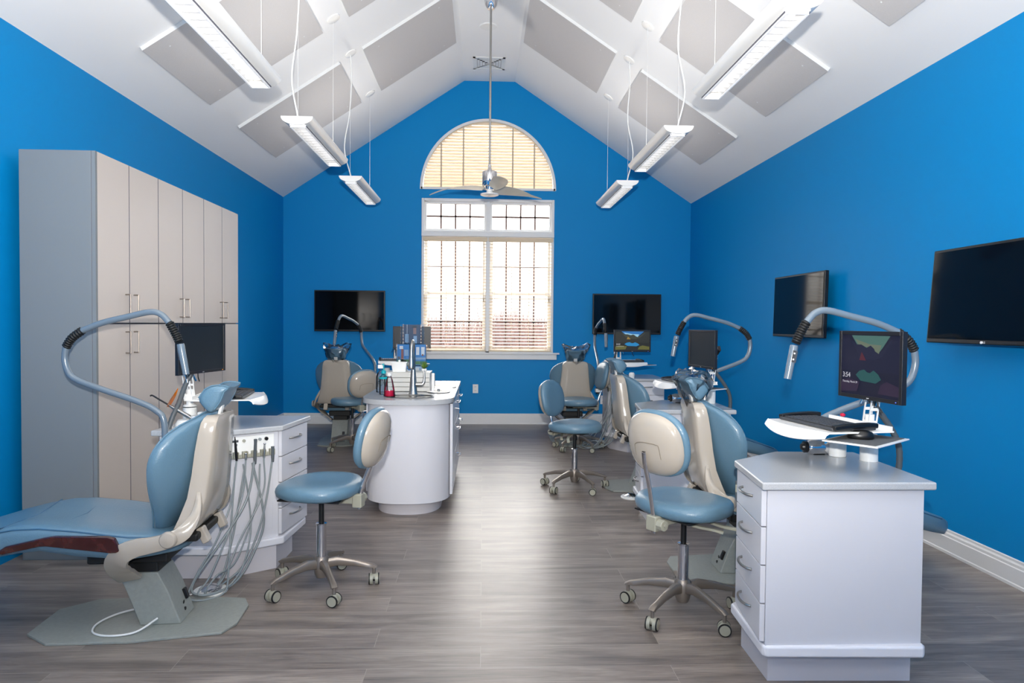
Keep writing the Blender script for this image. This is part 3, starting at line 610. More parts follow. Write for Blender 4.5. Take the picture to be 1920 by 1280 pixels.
    for s_ in (-1, 1): G().tube([V(cx_+(a-cx_)*.93+.0, s_*.098, cz_+(b-cz_)*.93) for a, b in sp[:12]], .003, 6).build('piping', M['vinyl'], hr)
    g = G(); g.box((-.30, 0, .95), (.012, .04, .08), mt=Matrix.Rotation(radians(-12), 3, 'Y')); g.build('headrest_post', M['wmetal'], t, bevel=.003)
    return t
def interp(x, T_):
    if x <= T_[0][0]: return T_[0][1]
    for (a, b), (c, d) in zip(T_, T_[1:]):
        if x <= c: q = (x-a)/(c-a); return b+(d-b)*q
    return T_[-1][1]
ch0 = make_chair()
CH_ = [(-1.51, 3.18, pi+radians(4), 'blue dental chair at the left edge of the photo with mahogany side trim'),
       (1.47, 3.76, radians(-1), 'blue dental chair with a plastic covered headrest behind the right front cart'),
       (1.43, 5.75, radians(3), 'blue dental chair with uncovered headrest behind the middle right cart'),
       (1.05, 8.0, pi/2, 'blue dental chair facing the window wall, right of the window'),
       (-1.64, 8.0, pi/2, 'blue dental chair facing the window wall behind the island, left of the window')]
for i, (x, y, rz, lb) in enumerate(CH_):
    o = ch0 if i == 0 else dup(ch0, (x, y, 0), rz); o.location = (x, y, 0); o.rotation_euler.z = rz; o['label'] = lb
# plastic film over three headrests
def film(ci, label, seed, flare):
    x, y, rz, _ = CH_[ci]; rnd = random.Random(seed); g = G(); rings = []; n = 26
    lv = [(-.02, .085), (.02, .1), (.05, .112), (.08, .12), (.1, .122), (.115, .1), (.12, .05), (.118, .01)]
    ph = [rnd.uniform(0, 6) for _ in range(6)]
    for k, (dz, r) in enumerate(lv):
        r_ = []
        for i in range(n):
            a = 2*pi*i/n; q = 1+.10*sin(3*a+ph[0]+k)+.07*sin(7*a+ph[1]-k)+.05*rnd.uniform(-1, 1); u = r*.82*cos(a)*q; v = r*1.08*sin(a)*q
            z = dz+.012*rnd.uniform(-1, 1)+.008*sin(5*a+ph[2]); corner = max(0, abs(sin(a))-.75)*4
            if k in (4, 5): z += flare*corner*.05; v += (.03*corner if v > 0 else -.03*corner)*flare
            r_.append(V(u, v, z))
        rings.append(r_)
    low = []
    for i in range(n):
        a = 2*pi*i/n; low.append(V(.02*cos(a)+.0, .035*sin(a)*(1+.3*rnd.uniform(-1, 1)), -.085+.02*rnd.uniform(-1, 1)))
    rings = [low]+rings; g.loft(rings, cap=False); o = g.build('plastic_cover', M['bag'], ang=25); o.location = Matrix.Rotation(rz, 4, 'Z') @ V(-.297, 0, 0)+V(x, y, .995); o.rotation_euler.z = rz
    tag(o, label, 'plastic cover', 'clear plastic covers on the headrests')
film(1, 'clear crumpled plastic cover on the headrest behind the right front cart', 3, .5)
film(3, 'clear plastic cover with raised corners on the headrest right of the window', 5, 1)
film(4, 'clear crumpled plastic bag on the headrest behind the island', 9, .8)

# ------------------------------------------------------------------ delivery carts (local -x faces the aisle, +y the chair)
TOPP = [(-.28, .11), (-.33, -.31), (.33, -.31), (.35, .30), (-.02, .31)]
BODY = [(-.25, .10), (-.298, -.28), (.30, -.28), (.315, .275), (-.02, .275)]
def make_cart():
    t = thing('treatment_cart', 'cart', 'cart', (0, 0, 0), 0, 'white treatment carts')
    G().prism([(-.24, .10), (-.248, -.19), (.31, -.205), (.31, .25), (-.02, .25)], 0, .14).build('toe_kick', M['toe'], t)
    G().prism([(-.285, .11), (-.308, -.275), (-.295, -.29), (.295, -.31), (.31, -.29), (.33, .30), (-.02, .305)], .138, .182).build('ledge', M['ledge'], t, bevel=.018, seg=3)
    G().prism(BODY, .17, .772).build('cabinet_body', M['lam'], t, bevel=.001)
    G().prism(TOPP, .77, .80).build('countertop', M['counter'], t, bevel=.007)
    b, a = Vector(BODY[1]), Vector(BODY[0]); d = (a-b); L_ = d.length; d.normalize(); nn = Vector((-d.y, d.x)); ang = math.atan2(d.y, d.x)
    for k in range(4):
        z0 = .192+.145*k; c = b+d*(L_/2+.002)+nn*.01; dr = G().box((c.x, c.y, z0+.0705), (L_-.012, .019, .140), rz=ang).build('drawer', M['lam'], t, bevel=.0015)
        mid = b+d*(L_/2+.01)+nn*.02; pts = []
        for q in [-1+.125*j for j in range(17)]:
            p = mid+d*(.075*q)+nn*(.028*(1-q*q)**.6 if abs(q) < 1 else 0); pts.append(V(p.x, p.y, z0+.085))
        G().tube(pts, .0055, 8).build('handle', M['steel'], dr)
    # instrument panel on the chamfered corner
    A, E_ = Vector(BODY[0]), Vector(BODY[4]); d = (E_-A); L2 = d.length; d.normalize(); nn = Vector((-d.y, d.x)); ang = math.atan2(d.y, d.x); mid = (A+E_)/2
    def cp(s_, o_, z): p = mid+d*s_+nn*o_; return V(p.x, p.y, z)
    G().box(cp(0, .004, .70), (L2-.05, .008, .115), rz=ang).build('control_panel', M['white'], t, bevel=.002)
    G().box(cp(0, .002, .43), (L2-.06, .004, .40), rz=ang).build('access_panel', M['lam'], t, bevel=.001)
    for s_, r_, m_ in ((.045, .008, 'bone'), (-.04, .008, 'hose'), (-.075, .01, 'black')):
        G().cyl(cp(s_, .008, .735), cp(s_, .018, .735), r_, n=14).build('control_knob', M[m_], t)
    g = G(); g.box(cp(.09, .0085, .735), (.034, .001, .012), rz=ang); g.box(cp(.085, .0085, .715), (.012, .001, .012), rz=ang); g.build('panel_marking', M['key'], t)
    g = G(); g.box(cp(0, .03, .655), (L2-.06, .012, .02), rz=ang)
    for k in range(5):
        s_ = -.096+.048*k
        for q in (-.011, .011): g.box(cp(s_+q, .038, .665), (.006, .028, .034), rz=ang)
        g.box(cp(s_, .028, .665), (.026, .008, .034), rz=ang)
    g.build('holder_bar', M['bone'], t, bevel=.003)
    return t, cp
ct0, CPF = make_cart()
CT = [(1.36, 2.76, 0, 'white four-drawer treatment cart nearest the camera on the right'),
      (-1.385, 3.935, pi, 'white treatment cart with hanging handpieces beside the tall cabinets'),
      (1.405, 4.885, 0, 'white treatment cart in the middle of the right side, behind the near blue stool'),
      (1.665, 7.52, pi/2, 'white treatment cart in the right back corner with drawers toward the camera'),
      (-.88, 7.52, pi/2, 'white treatment cart mostly hidden behind the island')]
for i, (x, y, rz, lb) in enumerate(CT):
    o = ct0 if i == 0 else dup(ct0, (x, y, 0), rz); o.location = (x, y, 0); o.rotation_euler.z = rz; o['label'] = lb
def loc(i, p): x, y, rz, _ = CT[i]; q = Matrix.Rotation(rz, 3, 'Z') @ Vector(p); return q+V(x, y, 0)
WHERE = ['right front cart', 'cart beside the tall cabinets', 'middle right cart', 'right back corner cart', 'cart behind the island']

# monitor stands with keyboard tray
def make_stand():
    t = thing('monitor_stand', 'stand', 'monitor stand', (0, 0, 0), 0, 'monitor stands with keyboard trays'); px, py = .285, .10
    G().cyl((px, py, .80), (px, py, .905), .036, n=28).lathe([(.036, .9), (.036, .908), (.03, .915), (0, .917)], (px, py, 0)).build('post_base', M['white'], t)
    G().cyl((px, py, .91), (px, py, 1.0), .019, n=8).build('post', M['wmetal'], t)
    G().cyl((.20, .20, .80), (.20, .20, .868), .036, n=28).build('control_pot', M['white'], t, bevel=.003)
    # perforated bracket, two cheeks
    for s_ in (-1, 1):
        g = G(); a0, a1 = V(px, py+s_*.022, .965), V(px+.02, py+s_*.022, 1.135); ax = (a1-a0)
        def q(u, v): return a0+ax*u+V(1, 0, .12)*v
        for v in (-.017, .017): g.box(q(.5, v), (.007, .004, ax.length), mt=(ax.to_track_quat('Z', 'Y').to_matrix()))
        for u in (0.02, .34, .66, .98): g.box(q(u, 0), (.034, .004, .012))
        g.build('bracket_cheek', M['wmetal'], t)
    G().box((px+.02, py, 1.14), (.05, .05, .03)).build('tilt_head', M['chrome'], t, bevel=.004)
    G().sweep([(px+.02, py, 1.15), (px+.025, .05, 1.18), (px+.025, .0, 1.21)], .04, .02, (1, 0, 0)).build('screen_mount', M['black'], t)
    g = G(); [G().cyl((px+.02, py+s_*.03, 1.13), (px-.01, py+s_*.055, 1.04), .0045, n=8).build('clamp_lever', M['chrome'], t) for s_ in (-1, 1)]
    g = G(); g.box((px-.06, py, .942), (.16, .07, .012)); g.box((px-.01, py, .955), (.07, .055, .02)); g.build('tray_arm', M['wmetal'], t, bevel=.003)
    g = G(); c = V(.085, .07, .953); W = .205; R_ = Matrix.Rotation(radians(9), 3, 'Z')
    def tp(x, y, z): return c+R_ @ V(x, y, z)
    n_ = 14; out = [(-.15-.035*(1-(2*k/n_-1)**2), W*(2*k/n_-1)) for k in range(n_+1)]; poly = [(.15, W), (.15, -W)]+[(a, b) for a, b in out]
    g.prism(poly, 0, .006, lambda x, y, z: tp(x, y, z)); tr = g.build('keyboard_tray', M['wmetal'], t, bevel=.001)
    g = G(); rings = []
    for k in range(n_+1):
        a, b = out[k]; h = .016+.022*(1-(2*k/n_-1)**2); rings.append([tp(a-.001, b, .008), tp(a-.012, b, -h*.3), tp(a-.018, b, -h), tp(a-.012, b, -h-.003), tp(a-.004, b, -h*.4), tp(a+.008, b, .0)])
    g.loft(rings); g.build('tray_lip', M['wmetal'], tr, ang=60)
    g = G(); g.box(tp(.15, 0, .012), (.01, .38, .02), mt=R_); g.build('tray_back', M['wmetal'], tr)
    R3 = Matrix.Rotation(radians(-52), 3, 'Z'); c2 = V(.147, -.115, .925)
    G().box(c2, (.21, .31, .006), mt=R3).build('mouse_tray', M['wmetal'], t, bevel=.002); G().box(c2+V(0, 0, .0035), (.182, .28, .003), mt=R3).build('mouse_pad', M['pad'], t)
    return t
ms0 = make_stand()
for i in range(5):
    x, y, rz, _ = CT[i]; o = ms0 if i == 0 else dup(ms0, (x, y, 0), rz); o.location = (x+(.02, .055, 0, 0, 0)[i], y, 0); o.rotation_euler.z = rz
    o['label'] = 'white monitor stand with keyboard tray standing on the %s' % WHERE[i]
for i in range(5):
    o = [q for q in bpy.data.objects if q.parent is None and q.name.startswith('monitor_stand')][i]
    hx, hy = ((.10, -.02) if i != 1 else (-.02, .06)); px, py = .265, .10
    P_ = cr([(px+.0, py+.01, 1.1), (px+.04+hx*.3, py+.03, 1.02), (px+.06+hx*.8, py+.05+hy*.6, .93), (px+.085+hx, py+.07+hy, .84), (px+.105+hx*.8, py+.08+hy, .72), (px+.10+hx*.5, py+.08, .62)], 8)
    G().tube(P_, [.0125+.0012*(q % 2) for q in range(len(P_))], 12).build('cable_hose', M['hosed'], o, ang=80)
# wallpaper scene shared by the lit screens; drawn as flat shapes with their own glow
def wallpaper(t, w_, h_, y, dim, clock, size):
    cs = dict(sky=((110, 160, 150), (30, 110, 180)), sky2=((150, 165, 140), (150, 200, 225)), far=((44, 46, 84), (56, 58, 44)), mid=((34, 36, 76), (34, 36, 30)), lake=((52, 120, 120), (20, 130, 190)), rim=((70, 50, 86), (96, 96, 40)), dark=((30, 32, 68), (20, 24, 22)), glow=((120, 50, 70), (150, 120, 50)))
    k = 0 if dim else 1; E = .42 if dim else .9
    ms = {a: emit('wallpaper_'+a, c[k], E) for a, c in cs.items()}
    def P(name, m_, polys, lay):
        g = G()
        for pl in polys: g.add([V((a-.5)*w_, y-.0004*lay, (b-.5)*h_) for a, b in pl], [tuple(range(len(pl)))])
        return g.build(name, ms[m_], t)
    s = P('screen', 'dark', [[(0, 0), (1, 0), (1, 1), (0, 1)]], 0)
    def Q(name, m_, polys, lay): o = P(name, m_, polys, lay); o.parent = s; return o
    Q('picture_sky', 'sky', [[(.18, .99), (.84, .99), (.72, .8), (.66, .72), (.3, .8)]], 1); Q('picture_cloud', 'sky2', [[(.24, .93), (.5, .85), (.7, .84), (.66, .7), (.56, .76), (.4, .82), (.3, .84)]], 2)
    Q('picture_peaks', 'far', [[(.0, .55), (.0, .8), (.2, .9), (.27, .84), (.36, .84), (.45, .79), (.52, .83), (.58, .78), (.6, .73), (.66, .7), (.74, .78), (.86, .94), (1, .85), (1, .5)]], 3)
    Q('picture_slope', 'mid', [[(0, .4), (0, .92), (.14, .95), (.3, .7), (.45, .6), (.6, .6), (.72, .66), (.9, .95), (1, .97), (1, .4)]], 4)
    Q('picture_lake', 'lake', [[(.27, .33), (.33, .4), (.42, .43), (.47, .39), (.52, .38), (.58, .43), (.66, .37), (.71, .29), (.62, .22), (.36, .24)]], 5)
    Q('picture_shore', 'rim', [[(0, .03), (.3, .06), (.34, .22), (.14, .26), (0, .2)]], 5); Q('picture_shore', 'rim', [[(.66, .06), (1, .05), (1, .2), (.8, .27), (.7, .2)]], 5)
    Q('picture_glow', 'glow', [[(.33, .58), (.37, .72), (.42, .64), (.45, .58)]], 6)
    wt = emit('screen_lettering', (225, 225, 235), .8)
    o = text('clock_digits', clock, size, wt, s, (-w_*.47, y-.003, -h_*.22), (pi/2, 0, 0), ext=.0001); text('date_lettering', 'Thursday, March 29', size*.4, wt, s, (-w_*.47, y-.003, -h_*.31), (pi/2, 0, 0), ext=.0001)
def monitor(i, yaw, label, lit=None, w_=.405, h_=.262, z=1.215, off=(.18, .0)):
    p = loc(i, (off[0], off[1], 0)); t = thing('computer_monitor', label, 'monitor', (p.x, p.y, z), yaw, 'computer monitors')   # screen faces local -y
    g = G(); g.loft([[V(a*w_/2*s_, y, b*h_/2*s_) for a, b in ((-1, -1), (1, -1), (1, 1), (-1, 1))] for y, s_ in ((0, 1), (.016, 1), (.03, .8), (.045, .5))]); g.build('casing', M['bezel'], t)
    bz = .016; g = G(); frame_rect(g, -w_/2, w_/2, -h_/2, h_/2, bz, -.002, .006); g.build('bezel', M['bezel'], t, bevel=.0015)
    iw, ih = w_-2*bz, h_-2*bz
    if lit is None: G().box((0, .0, 0), (iw, .002, ih)).build('screen', M['tvmatte'], t)
    else: wallpaper(t, iw, ih, -.0005, *lit)
    G().cyl((0, .04, 0), (0, .085, 0), .02, n=14).build('rear_pivot', M['black'], t)
    text('maker_lettering', 'acer', .009, LOGO, t, (-.008, -.0055, -h_/2+.005), (pi/2, 0, 0))
    G().box((w_/2-.03, -.0055, -h_/2+.008), (.005, .001, .003)).build('power_light', emit('led', (90, 120, 255) if lit else (255, 160, 50), 2), t)
    G().tube(cr([(.0, .03, -.1), (.01, .035, -h_/2-.02), (.03, .04, -h_/2-.05)], 5), .003, 6).build('cable', M['black'], t)
    return t
def yaw_of(nx, ny): return math.atan2(ny, nx)+pi/2
monitor(0, yaw_of(-1, -.12), 'dark square monitor showing 3:54 on the right front cart', (True, '3:54', .03), .385, .285, 1.215, (.235, -.01))
monitor(1, yaw_of(1, -.2), 'black switched-off monitor in front of the tall cabinets', None, .435, .28, 1.225, (.185, .04))
monitor(2, yaw_of(-1, -.16), 'narrow side-on monitor on the middle right cart reflecting the window', None, .405, .275, 1.205)
monitor(3, 0, 'wide monitor showing 3:53 and a blue lake on the right back cart', (False, '3:53', .026), .42, .25, 1.195, (.12, -.02))
monitor(4, 0, 'blank grey monitor behind the brochure holder on the island', None, .42, .245, 1.215, (.12, -.09))
def make_kb():
    t = thing('keyboard', 'kb', 'keyboard', (0, 0, 0), 0, 'keyboards on the trays')   # long axis local y, user at -x
    G().box((0, 0, .007), (.20, .36, .012)).build('case', M['key'], t, bevel=.004)
    g = G()
    for r in range(6):
        for c in range(15): g.box((-.075+.027*r, -.152+.0218*c, .0155), (.022, .018, .005))
    k = g.build('keys', M['key'], t, bevel=.0012, seg=1)
    for s_ in (-1, 1): G().sweep(cr([(-.095, s_*.178, .012), (-.04, s_*.18, .018), (.05, s_*.18, .022), (.10, s_*.178, .02)], 4), .02, .03, (0, 1, 0)).build('end_grip', M['black'], t, bevel=.004)
    return t
kb0 = make_kb()
for i in range(5):
    p = loc(i, (.075, .07, .9595))+V((.02, .055, 0, 0, 0)[i], 0, 0); rz = CT[i][2]+radians(9); o = kb0 if i == 0 else dup(kb0, p, rz); o.location = p; o.rotation_euler.z = rz; o['label'] = 'black keyboard on the white tray of the %s' % WHERE[i]
def make_mouse():
    t = thing('computer_mouse', 'm', 'mouse', (0, 0, 0), 0, 'computer mice')
    g = G(); g.loft([[V(.05*s_*cos(a)+.0, .03*s_*sin(a)*(1+.12*cos(a)), z) for a in [2*pi*i/20 for i in range(20)]] for s_, z in ((.9, 0), (1, .006), (.98, .016), (.85, .027), (.55, .034), (.05, .036))]); g.build('shell', M['black'], t, ang=60)
    G().cyl((-.028, -.004, .03), (-.028, .004, .03), .006, n=10).build('scroll_wheel', M['key'], t); return t
mo0 = make_mouse()
for i in range(5):
    p = loc(i, (.125, -.115, .9302))+V((.02, .055, 0, 0, 0)[i], 0, 0); rz = CT[i][2]-.3; o = mo0 if i == 0 else dup(mo0, p, rz); o.location = p; o.rotation_euler.z = rz; o['label'] = 'black computer mouse on the small pad of the %s' % WHERE[i]
def chrome_dev(i, off, lb):
    p = loc(i, off); t = thing('chrome_handpiece', lb, 'handpiece', (p.x, p.y, .8345), CT[i][2]); X = Matrix.Rotation(-pi/2, 3, 'Y')
    G().lathe([(.0, -.055), (.028, -.055), (.034, -.045), (.034, .03), (.03, .045), (.022, .055), (0, .055)], (0, 0, 0), 26, X).build('body', M['chrome'], t)
    G().lathe([(.0, .052), (.026, .053), (.026, .066), (.018, .068), (.014, .078), (0, .08)], (0, 0, 0), 22, X).build('lens_end', M['black'], t)
    G().box((0, 0, -.0335), (.05, .03, .002)).build('foot', M['black'], t)
chrome_dev(0, (.15, .235, 0), 'chrome cylindrical handpiece with black end lying on the right front cart')
chrome_dev(2, (.05, .12, 0), 'chrome cylindrical handpiece with black end lying on the middle right cart')
p = loc(0, (.235, .19, .985)); tag(G().ell((0, 0, 0), (.012, .012, .008), 12, 8).build('red_button', M['red'], loc=p), 'small red knob beside the monitor bracket on the right front cart', 'knob')

# ------------------------------------------------------------------ bent tube treatment lights
ARM = [(0, .60), (0, .845), (-.045, .915), (-.145, .963), (-.29, 1.013), (-.42, 1.061), (-.475, 1.1), (-.497, 1.17), (-.492, 1.235), (-.462, 1.282), (-.41, 1.322), (-.31, 1.362), (-.18, 1.395), (-.07, 1.42), (-.014, 1.408), (.027, 1.366), (.055, 1.315), (.077, 1.267), (.085, 1.247), (.112, 1.10)]
def arm(base, a1, a2, label, kz=0):
    t = thing('treatment_light', label, 'treatment light', (base[0], base[1], 0), 0, 'bent tube treatment lights')
    d1 = V(cos(a1), sin(a1), 0); d2 = V(cos(a2), sin(a2), 0)
    def P(s_, z):
        if z < 1.17: return d1*(-s_)+V(0, 0, z) if s_ > -.6 and z < 1.18 else None
        return None
    W3 = []
    for i, (s_, z) in enumerate(ARM):
        if i <= 7: W3.append(d1*(-s_)+V(0, 0, z+kz*min(1, (z-.6)/.5)))
        else: W3.append(d1*.497+d2*(s_+.497)+V(0, 0, z+kz))
    G().tube(cr(W3[:9], 6), .0158, 16).build('lower_arm', M['armgrey'], t, ang=60)
    G().tube(cr(W3[10:16], 6), .0158, 16).build('upper_arm', M['armgrey'], t, ang=60)
    for a, b in ((8, 11), (15, 18)):
        P_ = cr(W3[a:b], 14); n_ = len(P_); G().tube(P_, [(.0165, .0215, .0225)[i % 3] for i in range(n_)], 14).build('bellows', M['rubber'], t, ang=80)
    h0, h1 = W3[-2], W3[-1]; dd = (h1-h0).normalized()
    h = G().tube([h0-dd*.01, h0, h0+(h1-h0)*.5, h1], [.017, .0185, .0175, .0165], 18).build('handle', M['armgrey'], t)
    sd = d2.cross(dd).normalized(); fr = d2
    q = fr if fr.dot(V(0, -1, 0)) > -2 else -fr
    g = G(); mtx = Matrix((sd, (dd.cross(sd)), dd)).transposed(); c = h0+(h1-h0)*.28
    for s2 in (1,): g.box(c+mtx @ V(.0, -.0165, 0), (.015, .006, .055), mt=mtx); g.box(c+mtx @ V(.0165, 0, 0), (.006, .015, .055), mt=mtx)
    g.build('button_pad', M['key'], h); g = G()
    for k in (-.014, .014): g.box(c+mtx @ V(.0196, 0, k), (.001, .007, .007), mt=mtx); g.box(c+mtx @ V(0, -.0196, k), (.007, .001, .007), mt=mtx)
    g.build('button', M['white'], h)
    G().cyl((0, 0, .58), (0, 0, .70), .023, n=18).build('mount_collar', M['black'], t); 
    to = d1*.0; cx, cy, cz = to; G().box((0, 0, .62), (.07, .07, .04)).build('mount_bracket', M['white'], t, bevel=.004)
arm((-1.64, 3.585), pi, 0, 'grey bent tube treatment light with black bellows in front of the tall cabinets')
arm((1.53, 3.115), 0, pi, 'grey bent tube treatment light arching behind the monitor showing 3:54', .03)
arm((1.585, 5.235), 0, pi, 'grey bent tube treatment light arching over the middle right cart', .035)
arm((1.33, 7.79), radians(86), radians(-87), 'grey bent tube treatment light seen edge-on before the television right of the window', .02)
arm((-1.22, 7.80), radians(118), radians(-109), 'grey bent tube treatment light before the television left of the window', .03)

# ------------------------------------------------------------------ handpieces and hoses
def handpiece(i, k, pts, label, hp):
    x, y, rz, _ = CT[i]; t = thing('instrument_handpiece', label, 'handpiece', (x, y, 0), rz, 'instrument handpieces and their hoses'); s_ = -.096+.048*k
    base_ = CPF(s_, .05, .64); top = CPF(s_+hp[0], .05+hp[1], .64+hp[2])
    if hp[3] == 'pen': G().tube([base_, base_.lerp(top, .3), base_.lerp(top, .75), top], [.006, .0075, .0055, .002], 12).build('tip', M['black'], t)
    elif hp[3] == 'hve':
        G().tube([base_-V(0, 0, .03), base_, base_.lerp(top, .8), top], [.007, .009, .008, .0095], 12).build('tip', M['hosed'], t)
    else: G().tube([base_, base_.lerp(top, .5), top], [.006, .0065, .004], 12).build('tip', M['steel'], t); G().ell(top, (.008, .008, .006), 10, 6).build('nozzle', M['chrome'], t)
    P_ = [base_]+[CPF(a+.13*max(0, min(1, (.5-z)/.4))*(1 if b > .02 and i else 0), b*(1 if i else .45), z) for a, b, z in pts]
    G().tube(cr(P_, 8), hp[4], 9).build('hose', M['hose'], t, ang=60)
# s: along the chamfer (towards the cart's long side positive), o: out from it
HS = [((-.096, .04, .4), (-.10, .05, .22), (-.06, .07, .08), (.05, .10, .02), (.14, .14, .015), (.06, .10, .05), (.03, .04, .25), (.04, .015, .6)),
      ((-.06, .05, .45), (-.0, .08, .22), (.06, .12, .05), (.16, .17, .018), (.10, .16, .09), (-.02, .07, .12), (-.05, .03, .4), (-.04, .012, .6)),
      ((.02, .05, .42), (.1, .09, .24), (.19, .14, .10), (.22, .18, .04), (.14, .2, .018), (.0, .14, .03), (-.11, .05, .12), (-.12, .03, .3), (0, .012, .61)),
      ((.05, .05, .45), (.08, .09, .25), (.13, .15, .09), (.2, .2, .03), (.08, .19, .018), (-.04, .11, .08), (-.06, .05, .24), (.0, .03, .42), (.05, .012, .61)),
      ((.1, .05, .42), (.13, .09, .24), (.2, .16, .12), (.25, .22, .04), (.19, .25, .016), (.08, .22, .02), (.03, .12, .1), (.06, .05, .3), (.09, .012, .6))]
HP = [(.0, .0, .055, 'hve', .0055), (-.004, .0, .075, 'syr', .0045), (.0, .01, .105, 'hve', .0065), (.0, .0, .03, 'syr', .0045), (.012, .01, .13, 'pen', .0045)]
hn = ['suction handpiece nearest the drawers', 'slim syringe second from the drawers', 'tall suction handpiece in the middle', 'short handpiece fourth from the drawers', 'black pen-shaped handpiece farthest from the drawers']
for i in (1, 0, 3):
    for k in range(5): handpiece(i, k, HS[k], '%s, on the %s' % (hn[k], WHERE[i]), HP[k])
# loose coil behind
def foot(x, y, label):
    t = thing('foot_control', label, 'foot pedal', (x, y, 0), 0, 'round foot controls')
    G().lathe([(0, 0), (.082, 0), (.084, .008), (.078, .014), (0, .016)], n=32).build('base', M['white'], t); G().lathe([(.055, .015), (.055, .02), (.03, .034), (0, .038)], n=28).build('dome', M['chrome'], t)
foot(-1.375, 3.50, 'round white foot control under the coiled hoses on the left'); foot(1.42, 7.98, 'round foot control on the floor beside the right back cart'); foot(1.19, 5.36, 'round chrome foot control by the middle right cart')
t = tag(G().tube(cr([(-1.40, 3.46, .02), (-1.46, 3.42, .012), (-1.52, 3.30, .02), (-1.54, 3.22, .05)], 6), .0035, 7).build('floor_cable', M['white']), 'white cable running over the floor from foot control to chair column', 'cable')
t = tag(G().tube(cr([(-1.445, 3.085, .045), (-1.5, 3.0, .022), (-1.6, 2.975, .018), (-1.685, 3.01, .018), (-1.715, 3.1, .018), (-1.68, 3.2, .018), (-1.6, 3.27, .018), (-1.52, 3.275, .03)], 8), .0045, 8).build('power_cable', M['white']), 'pale cable looping over the base plate of the left front chair', 'cable')
# curing light with amber shield on its charger, left front cart
p = loc(1, (.10, .20, .80)); p = V(-1.60, 3.76, .80); t = thing('curing_light', 'curing light with black tip and orange shield on a white charger by the cabinets', 'curing light', p, 0)
G().lathe([(0, 0), (.062, 0), (.06, .02), (.045, .042), (0, .046)], (.0, 0, 0), 28).build('charger', M['white'], t)
a, b = V(.045, -.02, .045), V(-.085, -.03, .125); G().tube([a, a.lerp(b, .3), a.lerp(b, .8), b], [.012, .011, .009, .006], 14).build('wand', M['steel'], t)
c = V(-.165, -.035, .175); G().tube(cr([b, b.lerp(c, .6), c, c+V(-.012, 0, -.002)], 4), .0045, 10).build('light_tip', M['black'], t)
g = G(); n_ = 12; P_ = [b+V(.0, .0, -.012)+V(.012*cos(q)+.03*s2, .02*sin(q), .0+.075*s2) for s2, q in ()]
g.loft([[b+V(-.004+.055*q+.0*w2, w2*.028*sin(pi*min(.97, q*.85+.15)), -.016+.10*q+.006*(1-w2*w2)+th) for w2, th in ((-1, 0), (-.5, 0), (0, 0), (.5, 0), (1, 0), (.5, .002), (0, .002), (-.5, .002))] for q in [k/8 for k in range(9)]]); g.build('amber_shield', M['amber'], t, ang=60)
g = G().box((.065, .02, .04), (.07, .06, .08)); tag(g.build('white_box', M['white'], bevel=.006, loc=(-1.585, 3.79, .80)), 'small white box beside the curing light on the cart by the cabinets', 'box')
# red-tipped device on the right back cart, white jar beside it
t = thing('curing_light', 'white curing light with red tip standing on the right back cart', 'curing light', loc(3, (-.22, .17, .80))); G().lathe([(0, 0), (.032, 0), (.034, .05), (.02, .06), (0, .06)]).build('charger', M['white'], t); G().tube([(0, 0, .05), (-.004, 0, .16)], [.011, .008], 12).build('wand', M['steel'], t); G().lathe([(0, 0), (.012, 0), (.014, .03), (.004, .04), (0, .04)], (-.004, 0, .158)).build('red_collar', M['red'], t)
t = thing('white_canister', 'stubby white canister lying on the right back cart', 'canister', loc(3, (-.24, .06, .80))); G().lathe([(0, 0), (.028, 0), (.03, .02), (.03, .05), (.022, .062), (0, .064)]).build('jar', M['white'], t); G().lathe([(.03, .028), (.033, .03), (.033, .04), (.03, .042)]).build('band', M['wmetal'], t)

# ------------------------------------------------------------------ island
ISX0, ISX1, ISY1 = -.872, -.206, 6.42
def bowed(inset, yf, y1):
    x0, x1 = ISX0+inset, ISX1-inset; c = (x0+x1)/2; hw_ = (x1-x0)/2; P_ = [(x1, y1), (x0, y1), (x0, yf+.27)]
    for k in range(1, 25):
        a = pi+pi*k/25; P_.append((c+hw_*(abs(cos(a))**.8)*(1 if cos(a) > 0 else -1), yf+.27+.27*sin(a)*abs(sin(a))**-.1+(-.0)))
    P_.append((x1, yf+.2)); return P_
isl = thing('sink_island', 'white curved-front sink island with speckled grey countertop on the open floor', 'island', (0, 0, 0))
sinks = [(-.535, 5.02, .17, .11), (-.345, 5.36, .085, .09)]
def inpoly(name, m_, z0, z1, poly, holes, par, bevel=0):
    import bmesh
    b = bmesh.new()
    for lp in [poly]+holes:
        vs = [b.verts.new((x, y, z0)) for x, y in lp]
        for i in range(len(vs)): b.edges.new((vs[i], vs[(i+1) % len(vs)]))
    bmesh.ops.triangle_fill(b, edges=b.edges[:], use_beauty=True)
    r = bmesh.ops.extrude_face_region(b, geom=b.faces[:]); bmesh.ops.translate(b, verts=[q for q in r['geom'] if isinstance(q, bmesh.types.BMVert)], vec=(0, 0, z1-z0)); bmesh.ops.recalc_face_normals(b, faces=b.faces)
    me = bpy.data.meshes.new(name); b.to_mesh(me); b.free(); me.materials.append(m_); o = bpy.data.objects.new(name, me); COL.objects.link(o); o.parent = par
    for p_ in me.polygons: p_.use_smooth = True
    me.set_sharp_from_angle(angle=radians(35))
    return o
eo = [[(cx+rx*cos(2*pi*k/32), cy+ry*sin(2*pi*k/32)) for k in range(32)] for cx, cy, rx, ry in sinks]
inpoly('countertop', M['counter'], .80, .835, bowed(0, 4.775, ISY1), eo, isl)
G().prism(bowed(.03, 4.805, ISY1-.02), .098, .798).build('cabinet_body', M['lam'], isl, ang=25)
G().prism(bowed(.10, 4.89, ISY1-.06), 0, .1).build('toe_kick', M['toe'], isl, ang=25)
